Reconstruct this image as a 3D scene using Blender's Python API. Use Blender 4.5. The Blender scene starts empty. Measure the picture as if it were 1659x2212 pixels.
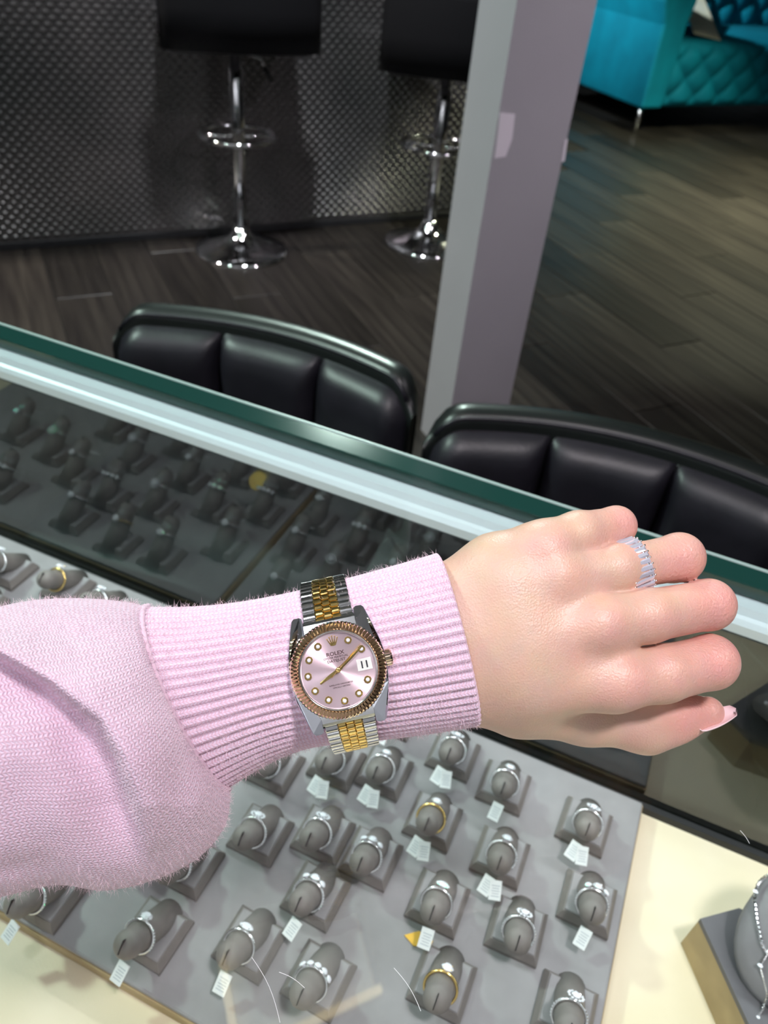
import bpy, bmesh, math, random
import numpy as np
from mathutils import Matrix, Vector
random.seed(7); rng = np.random.default_rng(7)
scn = bpy.context.scene
COL = scn.collection
PI = math.pi

# ------------------------------------------------------------------ camera
FPX, CX, CY = 1661.0, 829.5, 1106.0          # focal length and centre in pixels of the 1659x2212 frame
CAM = np.array([0.0, 0.0, 1.2])
RC = np.array([[0.91150, -0.31736, 0.26187],   # rows: world x, y, z in camera axes
               [0.40313, 0.55951, -0.72417],
               [0.08246, 0.76652, 0.63695]])
_u, _s, _v = np.linalg.svd(RC); RC = _u @ _v
cam = bpy.data.cameras.new('camera')
cam.sensor_fit = 'VERTICAL'; cam.sensor_height = 36.0
cam.lens = FPX * 36.0 / 2212.0
cam.clip_start = 0.01; cam.clip_end = 60
cam.dof.use_dof = True; cam.dof.focus_distance = 0.297
cam.dof.aperture_fstop = cam.lens / 2.0
camo = bpy.data.objects.new('camera', cam); COL.objects.link(camo)
camo.matrix_world = Matrix([list(RC[0]) + [CAM[0]], list(RC[1]) + [CAM[1]], list(RC[2]) + [CAM[2]], [0, 0, 0, 1]])
scn.camera = camo

def ray(px, py):
    v = np.array([px - CX, -(py - CY), -FPX]); return RC @ (v / FPX)
def onz(px, py, z):                            # point on the horizontal plane at world height z
    r = ray(px, py); return CAM + r * ((z - CAM[2]) / r[2])
def camw(p):                                   # camera axes (metres) -> world
    return CAM + np.asarray(p) @ RC.T
def pd(px, py, d):                             # point at depth d along the view axis, in camera axes
    return np.array([(px - CX) * d / FPX, -(py - CY) * d / FPX, -d])

# ------------------------------------------------------------------ world, lights, exposure
w = bpy.data.worlds.new('world'); scn.world = w; w.use_nodes = True
w.node_tree.nodes['Background'].inputs[0].default_value = (0.80, 0.88, 1.0, 1)
w.node_tree.nodes['Background'].inputs[1].default_value = 0.03
scn.view_settings.view_transform = 'Standard'; scn.view_settings.look = 'None'
scn.view_settings.gamma = 1.0; scn.view_settings.use_curve_mapping = False
scn.view_settings.exposure = 0.0

def area(name, loc, target, power, sx, sy=None, color=(1, 1, 1), spread=180):
    l = bpy.data.lights.new(name, 'AREA'); l.energy = power; l.color = color
    l.shape = 'RECTANGLE' if sy else 'DISK'; l.size = sx
    if sy: l.size_y = sy
    l.spread = math.radians(spread)
    o = bpy.data.objects.new(name, l); COL.objects.link(o)
    o.location = loc
    d = Vector(target) - Vector(loc)
    o.rotation_euler = d.to_track_quat('-Z', 'Y').to_euler()
    return o
# ceiling spotlights over the counter
area('overhead_or_added_light', (0.45, -0.05, 2.62), (0.02, 0.22, 0.95), 3.7, 0.22, color=(1.0, 0.92, 0.96), spread=70)
area('overhead_or_added_light', (-0.55, -0.25, 2.62), (-0.1, 0.2, 0.95), 1.3, 0.22, color=(0.90, 0.91, 1.0), spread=70)
# LED strip under the front rail of the showcase
area('led_strip', (-0.15, 0.395, 0.848), (-0.15, 0.20, 0.64), 1.7, 1.5, 0.012, color=(0.90, 0.96, 1.0))
area('overhead_or_added_light', (-0.6, -1.1, 2.62), (-0.5, -1.9, 1.6), 26, 0.3, color=(0.95, 0.97, 1.0), spread=150)  # added spot, brightens the unseen back wall for fill and metal reflections
area('overhead_or_added_light', (1.4, -0.9, 2.62), (1.6, -1.9, 1.6), 20, 0.3, color=(0.95, 0.97, 1.0), spread=150)  # second added spot on the unseen back wall
# spots of the shop behind, some added as marked
area('overhead_or_added_light', (0.6, 4.6, 2.62), (0.2, 4.6, 0.0), 58, 0.2, color=(0.97, 1.0, 0.72), spread=80)
area('overhead_or_added_light', (-3.0, 3.6, 2.62), (-0.7, 6.5, 0.8), 9, 0.2, color=(0.85, 0.97, 1.0), spread=30)
area('overhead_or_added_light', (-0.9, 1.7, 2.62), (-1.3, 2.6, 0.3), 17, 0.2, color=(0.92, 0.95, 1.0), spread=100)
area('overhead_or_added_light', (-3.2, 1.2, 2.62), (-2.4, 2.2, 0.3), 24, 0.2, color=(1.0, 0.93, 0.86), spread=90)
area('overhead_or_added_light', (-1.5, 3.3, 2.62), (-0.5, 0.85, 0.7), 4.5, 0.25, color=(0.78, 1.0, 0.90), spread=40)  # added greenish spot for the rim highlight of the near stool
area('overhead_or_added_light', (1.5, 1.3, 2.62), (-0.3, 1.8, 0.9), 2.2, 0.2, color=(1.0, 0.90, 1.0), spread=50)  # added spot to brighten the right face of the pillar
area('overhead_or_added_light', (-1.9, 0.3, 2.62), (-0.6, 0.9, 0.7), 11, 0.2, color=(0.75, 1.0, 0.88), spread=90)

# ------------------------------------------------------------------ materials
def mat(name, color, rough=0.5, metal=0.0, **kw):
    m = bpy.data.materials.new(name); m.use_nodes = True
    b = m.node_tree.nodes['Principled BSDF']
    b.inputs['Base Color'].default_value = (*color, 1)
    b.inputs['Roughness'].default_value = rough
    b.inputs['Metallic'].default_value = metal
    for k, v in kw.items(): b.inputs[k.replace('_', ' ')].default_value = v
    return m
def nd(m, t): return m.node_tree.nodes.new(t)
def lk(m, a, b): m.node_tree.links.new(a, b)
def bsdf(m): return m.node_tree.nodes['Principled BSDF']
def noisy(m, c1, c2, scale, detail=3, bump=0.0, bdist=0.001, coord='Object', bscale=None, stretch=None):
    """colour noise between c1 and c2 and an optional fine bump"""
    tc = nd(m, 'ShaderNodeTexCoord'); src = tc.outputs[coord]
    if stretch:
        mp = nd(m, 'ShaderNodeMapping'); mp.inputs['Scale'].default_value = stretch
        lk(m, src, mp.inputs[0]); src = mp.outputs[0]
    n = nd(m, 'ShaderNodeTexNoise'); n.inputs['Scale'].default_value = scale; n.inputs['Detail'].default_value = detail
    lk(m, src, n.inputs['Vector'])
    r = nd(m, 'ShaderNodeValToRGB')
    r.color_ramp.elements[0].color = (*c1, 1); r.color_ramp.elements[1].color = (*c2, 1)
    r.color_ramp.elements[0].position = 0.3; r.color_ramp.elements[1].position = 0.7
    lk(m, n.outputs['Fac'], r.inputs[0]); lk(m, r.outputs[0], bsdf(m).inputs['Base Color'])
    if bump:
        n2 = nd(m, 'ShaderNodeTexNoise'); n2.inputs['Scale'].default_value = bscale or scale * 4
        lk(m, src, n2.inputs['Vector'])
        bp = nd(m, 'ShaderNodeBump'); bp.inputs['Strength'].default_value = bump; bp.inputs['Distance'].default_value = bdist
        lk(m, n2.outputs['Fac'], bp.inputs['Height']); lk(m, bp.outputs[0], bsdf(m).inputs['Normal'])
    return m
def thin_glass(name, tint, ior, rough=0.0):
    m = bpy.data.materials.new(name); m.use_nodes = True; nt = m.node_tree
    nt.nodes.remove(nt.nodes['Principled BSDF'])
    out = nt.nodes['Material Output']
    tr = nt.nodes.new('ShaderNodeBsdfTransparent'); tr.inputs[0].default_value = (*tint, 1)
    gl = nt.nodes.new('ShaderNodeBsdfGlossy'); gl.inputs['Roughness'].default_value = rough
    # Schlick reflectance from the facing angle, the same on both faces of the sheet
    lw = nt.nodes.new('ShaderNodeLayerWeight'); lw.inputs['Blend'].default_value = 0.5
    pw = nt.nodes.new('ShaderNodeMath'); pw.operation = 'POWER'; pw.inputs[1].default_value = 5.0
    nt.links.new(lw.outputs['Facing'], pw.inputs[0])
    fr = nt.nodes.new('ShaderNodeMath'); fr.operation = 'MULTIPLY_ADD'; fr.inputs[1].default_value = 1 - ior; fr.inputs[2].default_value = ior
    nt.links.new(pw.outputs[0], fr.inputs[0])
    mx = nt.nodes.new('ShaderNodeMixShader')
    nt.links.new(fr.outputs[0], mx.inputs[0]); nt.links.new(tr.outputs[0], mx.inputs[1]); nt.links.new(gl.outputs[0], mx.inputs[2])
    nt.links.new(mx.outputs[0], out.inputs[0])
    return m
def emis(name, color, s):
    m = bpy.data.materials.new(name); m.use_nodes = True
    b = bsdf(m); b.inputs['Base Color'].default_value = (*color, 1)
    b.inputs['Emission Color'].default_value = (*color, 1); b.inputs['Emission Strength'].default_value = s
    return m

M = {}
M['steel'] = mat('steel', (0.80, 0.80, 0.80), 0.13, 1.0)
M['steel_polish'] = mat('steel_polish', (0.72, 0.73, 0.78), 0.05, 1.0)
M['gold'] = mat('gold', (1.0, 0.72, 0.26), 0.14, 1.0)
M['rose'] = mat('rose_gold', (1.0, 0.79, 0.60), 0.10, 1.0)
M['chrome'] = mat('chrome', (0.86, 0.86, 0.88), 0.04, 1.0)
M['silver'] = mat('silver', (0.93, 0.93, 0.95), 0.16, 1.0)
M['stone'] = mat('white_stone', (0.93, 0.94, 1.0), 0.04, 0.0, IOR=2.4, Thin_Film_Thickness=480.0, Thin_Film_IOR=1.7)
M['baguette'] = mat('baguette_stone', (0.80, 0.80, 0.92), 0.03, 0.55)
M['ink'] = mat('ink', (0.02, 0.02, 0.03), 0.4)
M['ink_brown'] = mat('ink_brown', (0.10, 0.045, 0.05), 0.4)
M['white'] = mat('white_card', (0.85, 0.87, 0.88), 0.6)
M['suede'] = noisy(mat('taupe_leatherette', (0.20, 0.18, 0.17), 0.55), (0.185, 0.165, 0.155), (0.215, 0.19, 0.18), 120, bump=0.15, bdist=0.0004, bscale=900)
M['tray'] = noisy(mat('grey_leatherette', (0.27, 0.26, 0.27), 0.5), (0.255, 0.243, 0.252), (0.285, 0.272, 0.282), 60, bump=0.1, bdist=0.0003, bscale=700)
M['core'] = noisy(mat('tan_board', (0.42, 0.30, 0.15), 0.6), (0.36, 0.26, 0.13), (0.48, 0.35, 0.18), 40)
M['deck'] = noisy(mat('cream_deck', (0.75, 0.65, 0.46), 0.45), (0.71, 0.61, 0.41), (0.79, 0.69, 0.53), 9, bump=0.1, bdist=0.0005, bscale=60)
M['slit'] = mat('slit', (0.012, 0.01, 0.01), 0.9)
M['alu'] = mat('satin_aluminium', (0.76, 0.85, 0.92), 0.35, 0.25)
M['black'] = mat('black_rubber', (0.01, 0.01, 0.012), 0.6)
M['glass'] = thin_glass('clear_glass', (0.97, 0.99, 0.98), 0.03)
M['pane'] = thin_glass('front_pane_glass', (0.45, 0.50, 0.50), 0.12)
M['crystal'] = thin_glass('watch_crystal', (1, 1, 1), 0.025)
M['glass_edge'] = mat('green_glass_edge', (0.008, 0.040, 0.034), 0.12, 0.0)
M['arris'] = mat('ground_glass_arris', (0.30, 0.40, 0.38), 0.35)
M['leather'] = noisy(mat('black_leather', (0.012, 0.011, 0.016), 0.42), (0.011, 0.010, 0.015), (0.017, 0.015, 0.022), 30, bump=0.25, bdist=0.0008, bscale=220)
M['leather_shell'] = mat('black_shell', (0.010, 0.012, 0.012), 0.33)
M['shaded_shell'] = mat('shaded_shell', (0.004, 0.004, 0.005), 0.8, Specular_IOR_Level=0.15)  # far stools: darker, duller copy of the shell, shade put into the colour
M['pillar'] = noisy(mat('grey_paint', (0.42, 0.40, 0.43), 0.55), (0.405, 0.385, 0.415), (0.435, 0.415, 0.445), 4)
M['pale_patch'] = mat('pale_tone', (0.80, 0.74, 0.80), 0.6)
M['gunmetal'] = noisy(mat('gunmetal', (0.20, 0.20, 0.20), 0.25, 0.85), (0.15, 0.155, 0.155), (0.30, 0.28, 0.28), 2.2)
M['plank'] = noisy(mat('dark_plank', (0.06, 0.05, 0.042), 0.36), (0.014, 0.011, 0.010), (0.052, 0.045, 0.036), 5.0, detail=5, bump=0.15, bdist=0.001, bscale=14, stretch=(0.35, 7, 1))
_m = M['plank']; _l = bsdf(_m).inputs['Base Color'].links[0]; _src = _l.from_socket
_oi = nd(_m, 'ShaderNodeObjectInfo'); _mr = nd(_m, 'ShaderNodeMapRange'); _mr.inputs['To Min'].default_value = 0.42; _mr.inputs['To Max'].default_value = 0.95
lk(_m, _oi.outputs['Random'], _mr.inputs['Value'])
_mx = nd(_m, 'ShaderNodeMix'); _mx.data_type = 'RGBA'; _mx.blend_type = 'MULTIPLY'; _mx.inputs['Factor'].default_value = 1.0
lk(_m, _src, _mx.inputs['A']); lk(_m, _mr.outputs[0], _mx.inputs['B']); lk(_m, _mx.outputs['Result'], bsdf(_m).inputs['Base Color'])
M['joint'] = mat('dark_joint', (0.008, 0.007, 0.006), 0.8)
M['teal'] = noisy(mat('teal_velvet', (0.0, 0.18, 0.31), 0.75, Specular_IOR_Level=0.2), (0.0, 0.16, 0.24), (0.0, 0.215, 0.315), 6)
M['ceiling'] = mat('ceiling_paint', (0.72, 0.72, 0.73), 0.8)
M['wall'] = mat('wall_paint', (0.10, 0.10, 0.11), 0.7)
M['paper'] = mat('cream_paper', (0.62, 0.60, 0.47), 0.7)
M['cabinet'] = mat('dark_cabinet', (0.03, 0.03, 0.033), 0.5)
M['bust'] = noisy(mat('grey_bust', (0.19, 0.18, 0.19), 0.5), (0.18, 0.17, 0.18), (0.205, 0.195, 0.205), 80, bump=0.1, bdist=0.0003, bscale=700)
M['nail'] = mat('pink_nail', (0.88, 0.66, 0.70), 0.12, 0.0, Coat_Weight=0.6)
M['yellow'] = mat('yellow_sticker', (0.80, 0.47, 0.06), 0.6)

# ------------------------------------------------------------------ mesh helpers
def mk(name, v, f, m, parent=None, smooth=False):
    me = bpy.data.meshes.new(name)
    me.from_pydata([tuple(map(float, p)) for p in v], [], [tuple(map(int, q)) for q in f]); me.update()
    if m: me.materials.append(m)
    if smooth: me.polygons.foreach_set('use_smooth', [True] * len(me.polygons))
    o = bpy.data.objects.new(name, me); COL.objects.link(o)
    if parent: o.parent = parent
    return o
def share(name, src, parent, mw=None):
    o = bpy.data.objects.new(name, src.data); COL.objects.link(o); o.parent = parent
    if mw is not None: o.matrix_local = mw
    return o
def tag(o, label, cat, group=None, kind=None):
    if label: o['label'] = label
    if cat: o['category'] = cat
    if group: o['group'] = group
    if kind: o['kind'] = kind
    return o
def thing(name, label, cat, loc=(0, 0, 0), rotz=0.0, group=None, mw=None):
    o = bpy.data.objects.new(name, None); COL.objects.link(o); o.empty_display_size = 0.02
    if mw is not None: o.matrix_world = mw
    else:
        o.location = loc; o.rotation_euler = (0, 0, rotz)
    return tag(o, label, cat, group)
def struct(o, ):
    o['kind'] = 'structure'; return o
def join(*parts):
    V, F = [], []
    for v, f in parts:
        n = len(V); V += [tuple(p) for p in v]; F += [tuple(i + n for i in q) for q in f]
    return V, F
def xf(vf, mt):
    v, f = vf; return [tuple(mt @ Vector(p)) for p in v], f
def bev_box(cx, cy, cz, sx, sy, sz, b=0.0, seg=1):
    bm = bmesh.new(); bmesh.ops.create_cube(bm, size=1.0)
    for q in bm.verts: q.co = (cx + q.co.x * sx, cy + q.co.y * sy, cz + q.co.z * sz)
    if b > 0: bmesh.ops.bevel(bm, geom=bm.edges[:], offset=b, segments=seg, profile=0.5, affect='EDGES')
    bm.verts.index_update()
    V = [tuple(q.co) for q in bm.verts]; F = [tuple(q.index for q in fc.verts) for fc in bm.faces]
    bm.free(); return V, F
def lathe(prof, n, cap=True, a0=0.0):
    V, F = [], []
    for r, z in prof:
        for k in range(n):
            a = a0 + 2 * PI * k / n; V.append((r * math.cos(a), r * math.sin(a), z))
    for i in range(len(prof) - 1):
        for k in range(n):
            F.append((i * n + k, i * n + (k + 1) % n, (i + 1) * n + (k + 1) % n, (i + 1) * n + k))
    if cap:
        F.append(tuple(reversed(range(n)))); F.append(tuple(range((len(prof) - 1) * n, len(prof) * n)))
    return V, F
def tube(path, r, n=8, closed=False):
    P = [Vector(p) for p in path]; V, F = [], []
    m = len(P); up = Vector((0.13, 0.21, 0.97))
    for i in range(m):
        t = (P[(i + 1) % m] - P[i - 1]) if closed else (P[min(i + 1, m - 1)] - P[max(i - 1, 0)])
        t.normalize(); a = t.cross(up)
        if a.length < 1e-4: a = t.cross(Vector((1, 0, 0)))
        a.normalize(); b = t.cross(a)
        rr = r[i] if isinstance(r, (list, tuple)) else r
        for k in range(n):
            g = 2 * PI * k / n; V.append(tuple(P[i] + a * (rr * math.cos(g)) + b * (rr * math.sin(g))))
    for i in range(m if closed else m - 1):
        j = (i + 1) % m
        for k in range(n):
            F.append((i * n + k, i * n + (k + 1) % n, j * n + (k + 1) % n, j * n + k))
    if not closed:
        F.append(tuple(reversed(range(n)))); F.append(tuple(range((m - 1) * n, m * n)))
    return V, F
def prism(poly, z0, z1):
    n = len(poly)
    V = [(p[0], p[1], z0) for p in poly] + [(p[0], p[1], z1) for p in poly]
    F = [tuple(reversed(range(n))), tuple(range(n, 2 * n))]
    for k in range(n): F.append((k, (k + 1) % n, n + (k + 1) % n, n + k))
    return V, F
def sphere(c, r, n=8, m=5):
    prof = [(max(1e-5, r * math.sin(PI * i / m)), -r * math.cos(PI * i / m)) for i in range(m + 1)]
    v, f = lathe(prof, n); return [(p[0] + c[0], p[1] + c[1], p[2] + c[2]) for p in v], f
def gem(r, h=None, n=8):
    """brilliant: table, crown, pavilion; z up"""
    h = h or r
    return lathe([(r * 0.05, -0.75 * h), (r, 0.0), (r * 0.97, 0.08 * h), (r * 0.58, 0.42 * h)], n)
def basis(x, y, z, o):
    return Matrix([[x[0], y[0], z[0], o[0]], [x[1], y[1], z[1], o[1]], [x[2], y[2], z[2], o[2]], [0, 0, 0, 1]])
def smooth_obj(o, angle=None):
    o.data.polygons.foreach_set('use_smooth', [True] * len(o.data.polygons))
    return o

# ------------------------------------------------------------------ room shell
D1 = np.array([0.665, 0.747, 0.0]); D1 /= np.linalg.norm(D1)     # the shop behind runs along these two axes
D2 = np.array([D1[1], -D1[0], 0.0])
floor = struct(mk('floor', *bev_box(0, 3.5, -0.03, 11, 11, 0.05), M['joint']))
# planks of the floor, running along D2
PW, PL = 0.19, 1.25
pl = mk('plank', *bev_box(0, 0, 0, PL - 0.004, PW - 0.004, 0.012, 0.0015), M['plank'], floor)
pa = math.atan2(D2[1], D2[0]); first = True
cnt = 0
for i in range(-40, 60):
    for j in range(-12, 14):
        off = (i * 0.37) % 1.0
        c = D1 * (i * PW) + D2 * ((j + off) * PL)
        if not (-3.3 < c[0] < 2.2 and 0.75 < c[1] < 8.2): continue
        # only what the photograph can show, between the left frame edge and the right one
        az = math.degrees(math.atan2(c[0], c[1]))
        if not (-52 < az < 22): continue
        if c @ (-D2) - np.array([-2.369, 2.049, 0]) @ (-D2) > 0.75 and c[0] < -1.2: continue
        mw = Matrix.Translation((c[0], c[1], 0.0)) @ Matrix.Rotation(pa, 4, 'Z')
        mw.translation.z = -0.006 + 0.0
        if first: pl.matrix_local = mw; first = False
        else: share('plank', pl, floor, mw)
        cnt += 1
print('planks', cnt)
struct(mk('ceiling', *bev_box(0, 3.5, 2.74, 11, 11, 0.08), M['ceiling']))
struct(mk('wall_back', *bev_box(0, -1.95, 1.35, 11, 0.1, 2.8), mat('back_wall_paint', (0.62, 0.62, 0.64), 0.7)))
struct(mk('wall_far', *bev_box(0, 8.95, 1.35, 11, 0.1, 2.8), M['wall']))
struct(mk('wall_left', *bev_box(-5.45, 3.5, 1.35, 0.1, 10.8, 2.8), M['wall']))
struct(mk('wall_right', *bev_box(5.45, 3.5, 1.35, 0.1, 10.8, 2.8), M['wall']))

# pillar, set square to the shop behind
az = math.radians(-15.13); pc = np.array([math.sin(az), math.cos(az), 0]) * 1.72
wl, wr = 0.135, 0.182
q = [pc, pc + D1 * wr, pc + D1 * wr - D2 * wl, pc - D2 * wl]
pil = struct(mk('wall_pillar', *prism([(p[0], p[1]) for p in q], 0.0, 2.70), M['pillar']))
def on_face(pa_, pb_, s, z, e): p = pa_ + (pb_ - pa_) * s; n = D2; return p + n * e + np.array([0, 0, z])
def pale_patch(pts):  # small pale plates on the right face of the pillar
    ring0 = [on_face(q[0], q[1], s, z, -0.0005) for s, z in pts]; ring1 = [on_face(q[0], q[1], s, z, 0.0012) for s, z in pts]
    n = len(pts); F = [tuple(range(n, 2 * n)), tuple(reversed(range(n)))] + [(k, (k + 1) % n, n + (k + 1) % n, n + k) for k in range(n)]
    return mk('pillar_patch', ring0 + ring1, F, M['pale_patch'], pil)
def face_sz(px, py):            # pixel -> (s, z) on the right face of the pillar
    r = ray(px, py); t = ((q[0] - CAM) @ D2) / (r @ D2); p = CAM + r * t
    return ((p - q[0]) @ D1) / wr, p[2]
pale_patch([face_sz(*p) for p in ((1080, 243), (1112, 246), (1106, 300), (1092, 338), (1068, 342), (1075, 290))][::-1])
pale_patch([face_sz(*p) for p in ((1219, 304), (1226, 300), (1219, 348), (1212, 350))][::-1])

# ------------------------------------------------------------------ opposite counter with an embossed metal front
W0 = np.array([-2.369, 2.049, 0.0]); W1 = np.array([-1.045, 3.527, 0.0])
WD = (W1 - W0) / np.linalg.norm(W1 - W0); WN = np.array([WD[1], -WD[0], 0.0])   # WN faces the camera
opp = thing('opposite_counter', 'dark counter behind the stools with an embossed gunmetal front', 'counter',
            loc=tuple(W0 - WD * 1.1), rotz=math.atan2(WD[1], WD[0]))
L = 3.36
mk('counter_body', *bev_box(L / 2, 0.33, 0.53, L, 0.64, 1.06, 0.004), M['cabinet'], opp)
mk('counter_top', *bev_box(L / 2, 0.32, 1.08, L + 0.04, 0.72, 0.04, 0.006), M['cabinet'], opp)
V, F = [], []
nx_, pz = 0.0365, 0.0175
V += [(0, -0.004, 0.03), (L, -0.004, 0.03), (L, -0.004, 1.06), (0, -0.004, 1.06), (0, 0.006, 0.03), (L, 0.006, 0.03), (L, 0.006, 1.06), (0, 0.006, 1.06)]
F += [(0, 1, 2, 3), (4, 7, 6, 5), (0, 4, 5, 1), (1, 5, 6, 2), (2, 6, 7, 3), (3, 7, 4, 0)]
for r_ in range(int(1.0 / pz)):
    for c_ in range(int((L - 0.05) / nx_)):
        x = 0.03 + c_ * nx_ + (nx_ / 2 if r_ % 2 else 0); z = 0.045 + r_ * pz; b = len(V)
        if x < 0.4 or x > 3.3: continue
        for k in range(8):
            a = 2 * PI * k / 8; V.append((x + 0.0125 * math.cos(a), -0.004, z + 0.0095 * math.sin(a)))
        for k in range(8):
            a = 2 * PI * k / 8; V.append((x + 0.0075 * math.cos(a), -0.0078, z + 0.0055 * math.sin(a)))
        V.append((x, -0.0088, z))
        for k in range(8):
            F.append((b + k, b + (k + 1) % 8, b + 8 + (k + 1) % 8, b + 8 + k)); F.append((b + 8 + k, b + 8 + (k + 1) % 8, b + 16))
ep = mk('embossed_panel', V, F, M['gunmetal'], opp, smooth=False); ep['kind'] = 'stuff'
mk('kick_plate', *bev_box(L / 2, -0.002, 0.014, L, 0.016, 0.028, 0.002), M['black'], opp)

# ------------------------------------------------------------------ bar stools
def bar_stool(label, loc, rotz, seat_z, sc=1.0, near=True):
    """backrest at +y of the stool, the sitter faces -y; seat_z = underside of the seat"""
    t = thing('bar_stool', label, 'bar stool', loc, rotz, 'black leather bar stools on chrome pedestals')
    mk('base', *lathe([(0.182, 0.0), (0.182, 0.006), (0.174, 0.012), (0.12, 0.026), (0.06, 0.05), (0.035, 0.075), (0.03, 0.10)], 48), M['chrome'], t, smooth=True)
    mk('pole', *lathe([(0.026, 0.09), (0.026, seat_z - 0.06), (0.021, seat_z - 0.055), (0.021, seat_z)], 24), M['chrome'], t, smooth=True)
    fr = tube([(0.135 * math.cos(a), 0.135 * math.sin(a) - 0.02, seat_z * 0.60) for a in np.linspace(0, 2 * PI, 33)[:-1]], 0.0085, 8, True)
    br = [tube([(0, 0, seat_z * 0.60), (s * 0.13, -0.02, seat_z * 0.60)], 0.007, 6) for s in (-1, 1)]
    mk('footrest', *join(fr, *br), M['chrome'], t, smooth=True)
    ls = 1 if near else -1
    mk('lever', *tube([(ls * 0.03, 0.0, seat_z - 0.012), (ls * 0.09, 0.0, seat_z - 0.03), (ls * 0.105, 0.0, seat_z - 0.06)], 0.005, 6), M['chrome'], t, smooth=True)
    mk('lever_grip', *tube([(ls * 0.103, 0, seat_z - 0.056), (ls * 0.125, 0, seat_z - 0.10)], 0.009, 8), M['black'], t, smooth=True)
    mk('seat', *bev_box(0, 0.0, seat_z + 0.045, 0.42 * sc, 0.30, 0.09, 0.03, 4), M['leather'], t, smooth=True)
    # curved back shell: a slab bent round an arc, rounded top corners
    hw = 0.222 * sc; H = 0.27; zb = seat_z + 0.0
    def arc(u, d):            # u in -1..1 across, d = distance behind the padding
        return (u * (hw + d * 0.25), 0.135 + 0.055 * (1 - u * u) + d)
    nu, nv = 40, 14; V, F = [], []
    def topz(u): return zb + H - 0.030 * max(0, (abs(u) - 0.80) / 0.20) ** 2.4 * 1.6
    loopn = 12
    for i in range(nu + 1):
        u = -1 + 2 * i / nu; zt = topz(u); th = 0.040 * (1 - 0.55 * max(0, (abs(u) - 0.9) / 0.1) ** 2)
        pr = [(0.0, zb + 0.02)] + [(0.0, zb + (zt - zb) * 0.5)] + [(th / 2 - th / 2 * math.cos(g), zt - 0.014 + 0.014 * math.sin(g)) for g in np.linspace(0.0, PI, 8)] + [(th, zb + (zt - zb) * 0.5), (th, zb + 0.02)]
        for d, z in pr: x, y = arc(u, d); V.append((x, y, z))
    for i in range(nu):
        for k in range(loopn):
            k2 = (k + 1) % loopn
            F.append((i * loopn + k, i * loopn + k2, (i + 1) * loopn + k2, (i + 1) * loopn + k))
    F.append(tuple(range(loopn))); F.append(tuple(reversed(range(nu * loopn, (nu + 1) * loopn))))
    mk('back_shell', V, F, M['leather_shell'] if near else M['shaded_shell'], t, smooth=True)
    # side wings running forward to the seat
    # padded channels
    if near:
        e = [-0.97, -0.34, 0.34, 0.97]
        for c in range(3):
            V, F = [], []; n1, n2 = 22, 18
            for back in (0, 1):
                for i in range(n1 + 1):
                    a = i / n1; u = e[c] + (e[c + 1] - e[c]) * a
                    for j in range(n2 + 1):
                        b = j / n2
                        pill = max(0, 1 - abs(2 * a - 1) ** 6) ** 0.5 * max(0, 1 - max(0, (b - 0.7) / 0.3) ** 3.0) ** 0.55
                        d = -0.034 * pill if not back else 0.004
                        x, y = arc(u, d); V.append((x, y, zb + 0.03 + (topz(u) - 0.022 - zb - 0.03) * b))
            m_ = (n1 + 1) * (n2 + 1)
            for i in range(n1):
                for j in range(n2):
                    k = i * (n2 + 1) + j
                    F.append((k, k + n2 + 1, k + n2 + 2, k + 1)); F.append((m_ + k, m_ + k + 1, m_ + k + n2 + 2, m_ + k + n2 + 1))
            for j in range(n2):
                for i0 in (0, n1):
                    k = i0 * (n2 + 1) + j; F.append((k, k + 1, m_ + k + 1, m_ + k) if i0 == 0 else (k, m_ + k, m_ + k + 1, k + 1))
            for i in range(n1):
                for j0 in (0, n2):
                    k = i * (n2 + 1) + j0; F.append((k, m_ + k, m_ + k + n2 + 1, k + n2 + 1) if j0 == 0 else (k, k + n2 + 1, m_ + k + n2 + 1, m_ + k))
            mk('back_channel', V, F, M['leather'], t, smooth=True)
        pp = []
        for u in np.linspace(-0.95, 0.95, 40):
            x, y = arc(u, 0.004); pp.append((x, y, topz(u) - 0.008))
        mk('piping', *tube(pp, 0.0035, 6), M['leather'], t, smooth=True)
    return t
# the two stools pulled up to the showcase
bar_stool('black leather bar stool back with three padded channels, left of the grey pillar', (-0.478, 0.65, 0.0), math.radians(5), 0.44)
bar_stool('black leather bar stool back with three padded channels, right behind the ringed hand', (0.010, 0.645, 0.0), math.radians(8), 0.44)
# the two stools at the opposite counter
bar_stool('tall black stool on a chrome round base standing clear of the pillar', (-1.648, 2.572, 0.0), math.radians(222), 0.70, 1.15, False)
bar_stool('tall black stool half hidden behind the grey pillar', (-1.06, 3.10, 0.0), math.radians(200), 0.64, 1.1, False)

# ------------------------------------------------------------------ sofa
S0 = np.array([-0.62, 5.80, 0.0])
sofa = thing('sofa', 'teal velvet button-tufted sofa in the far corner', 'sofa', mw=basis(D1, -D2, (0, 0, 1), S0))
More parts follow.
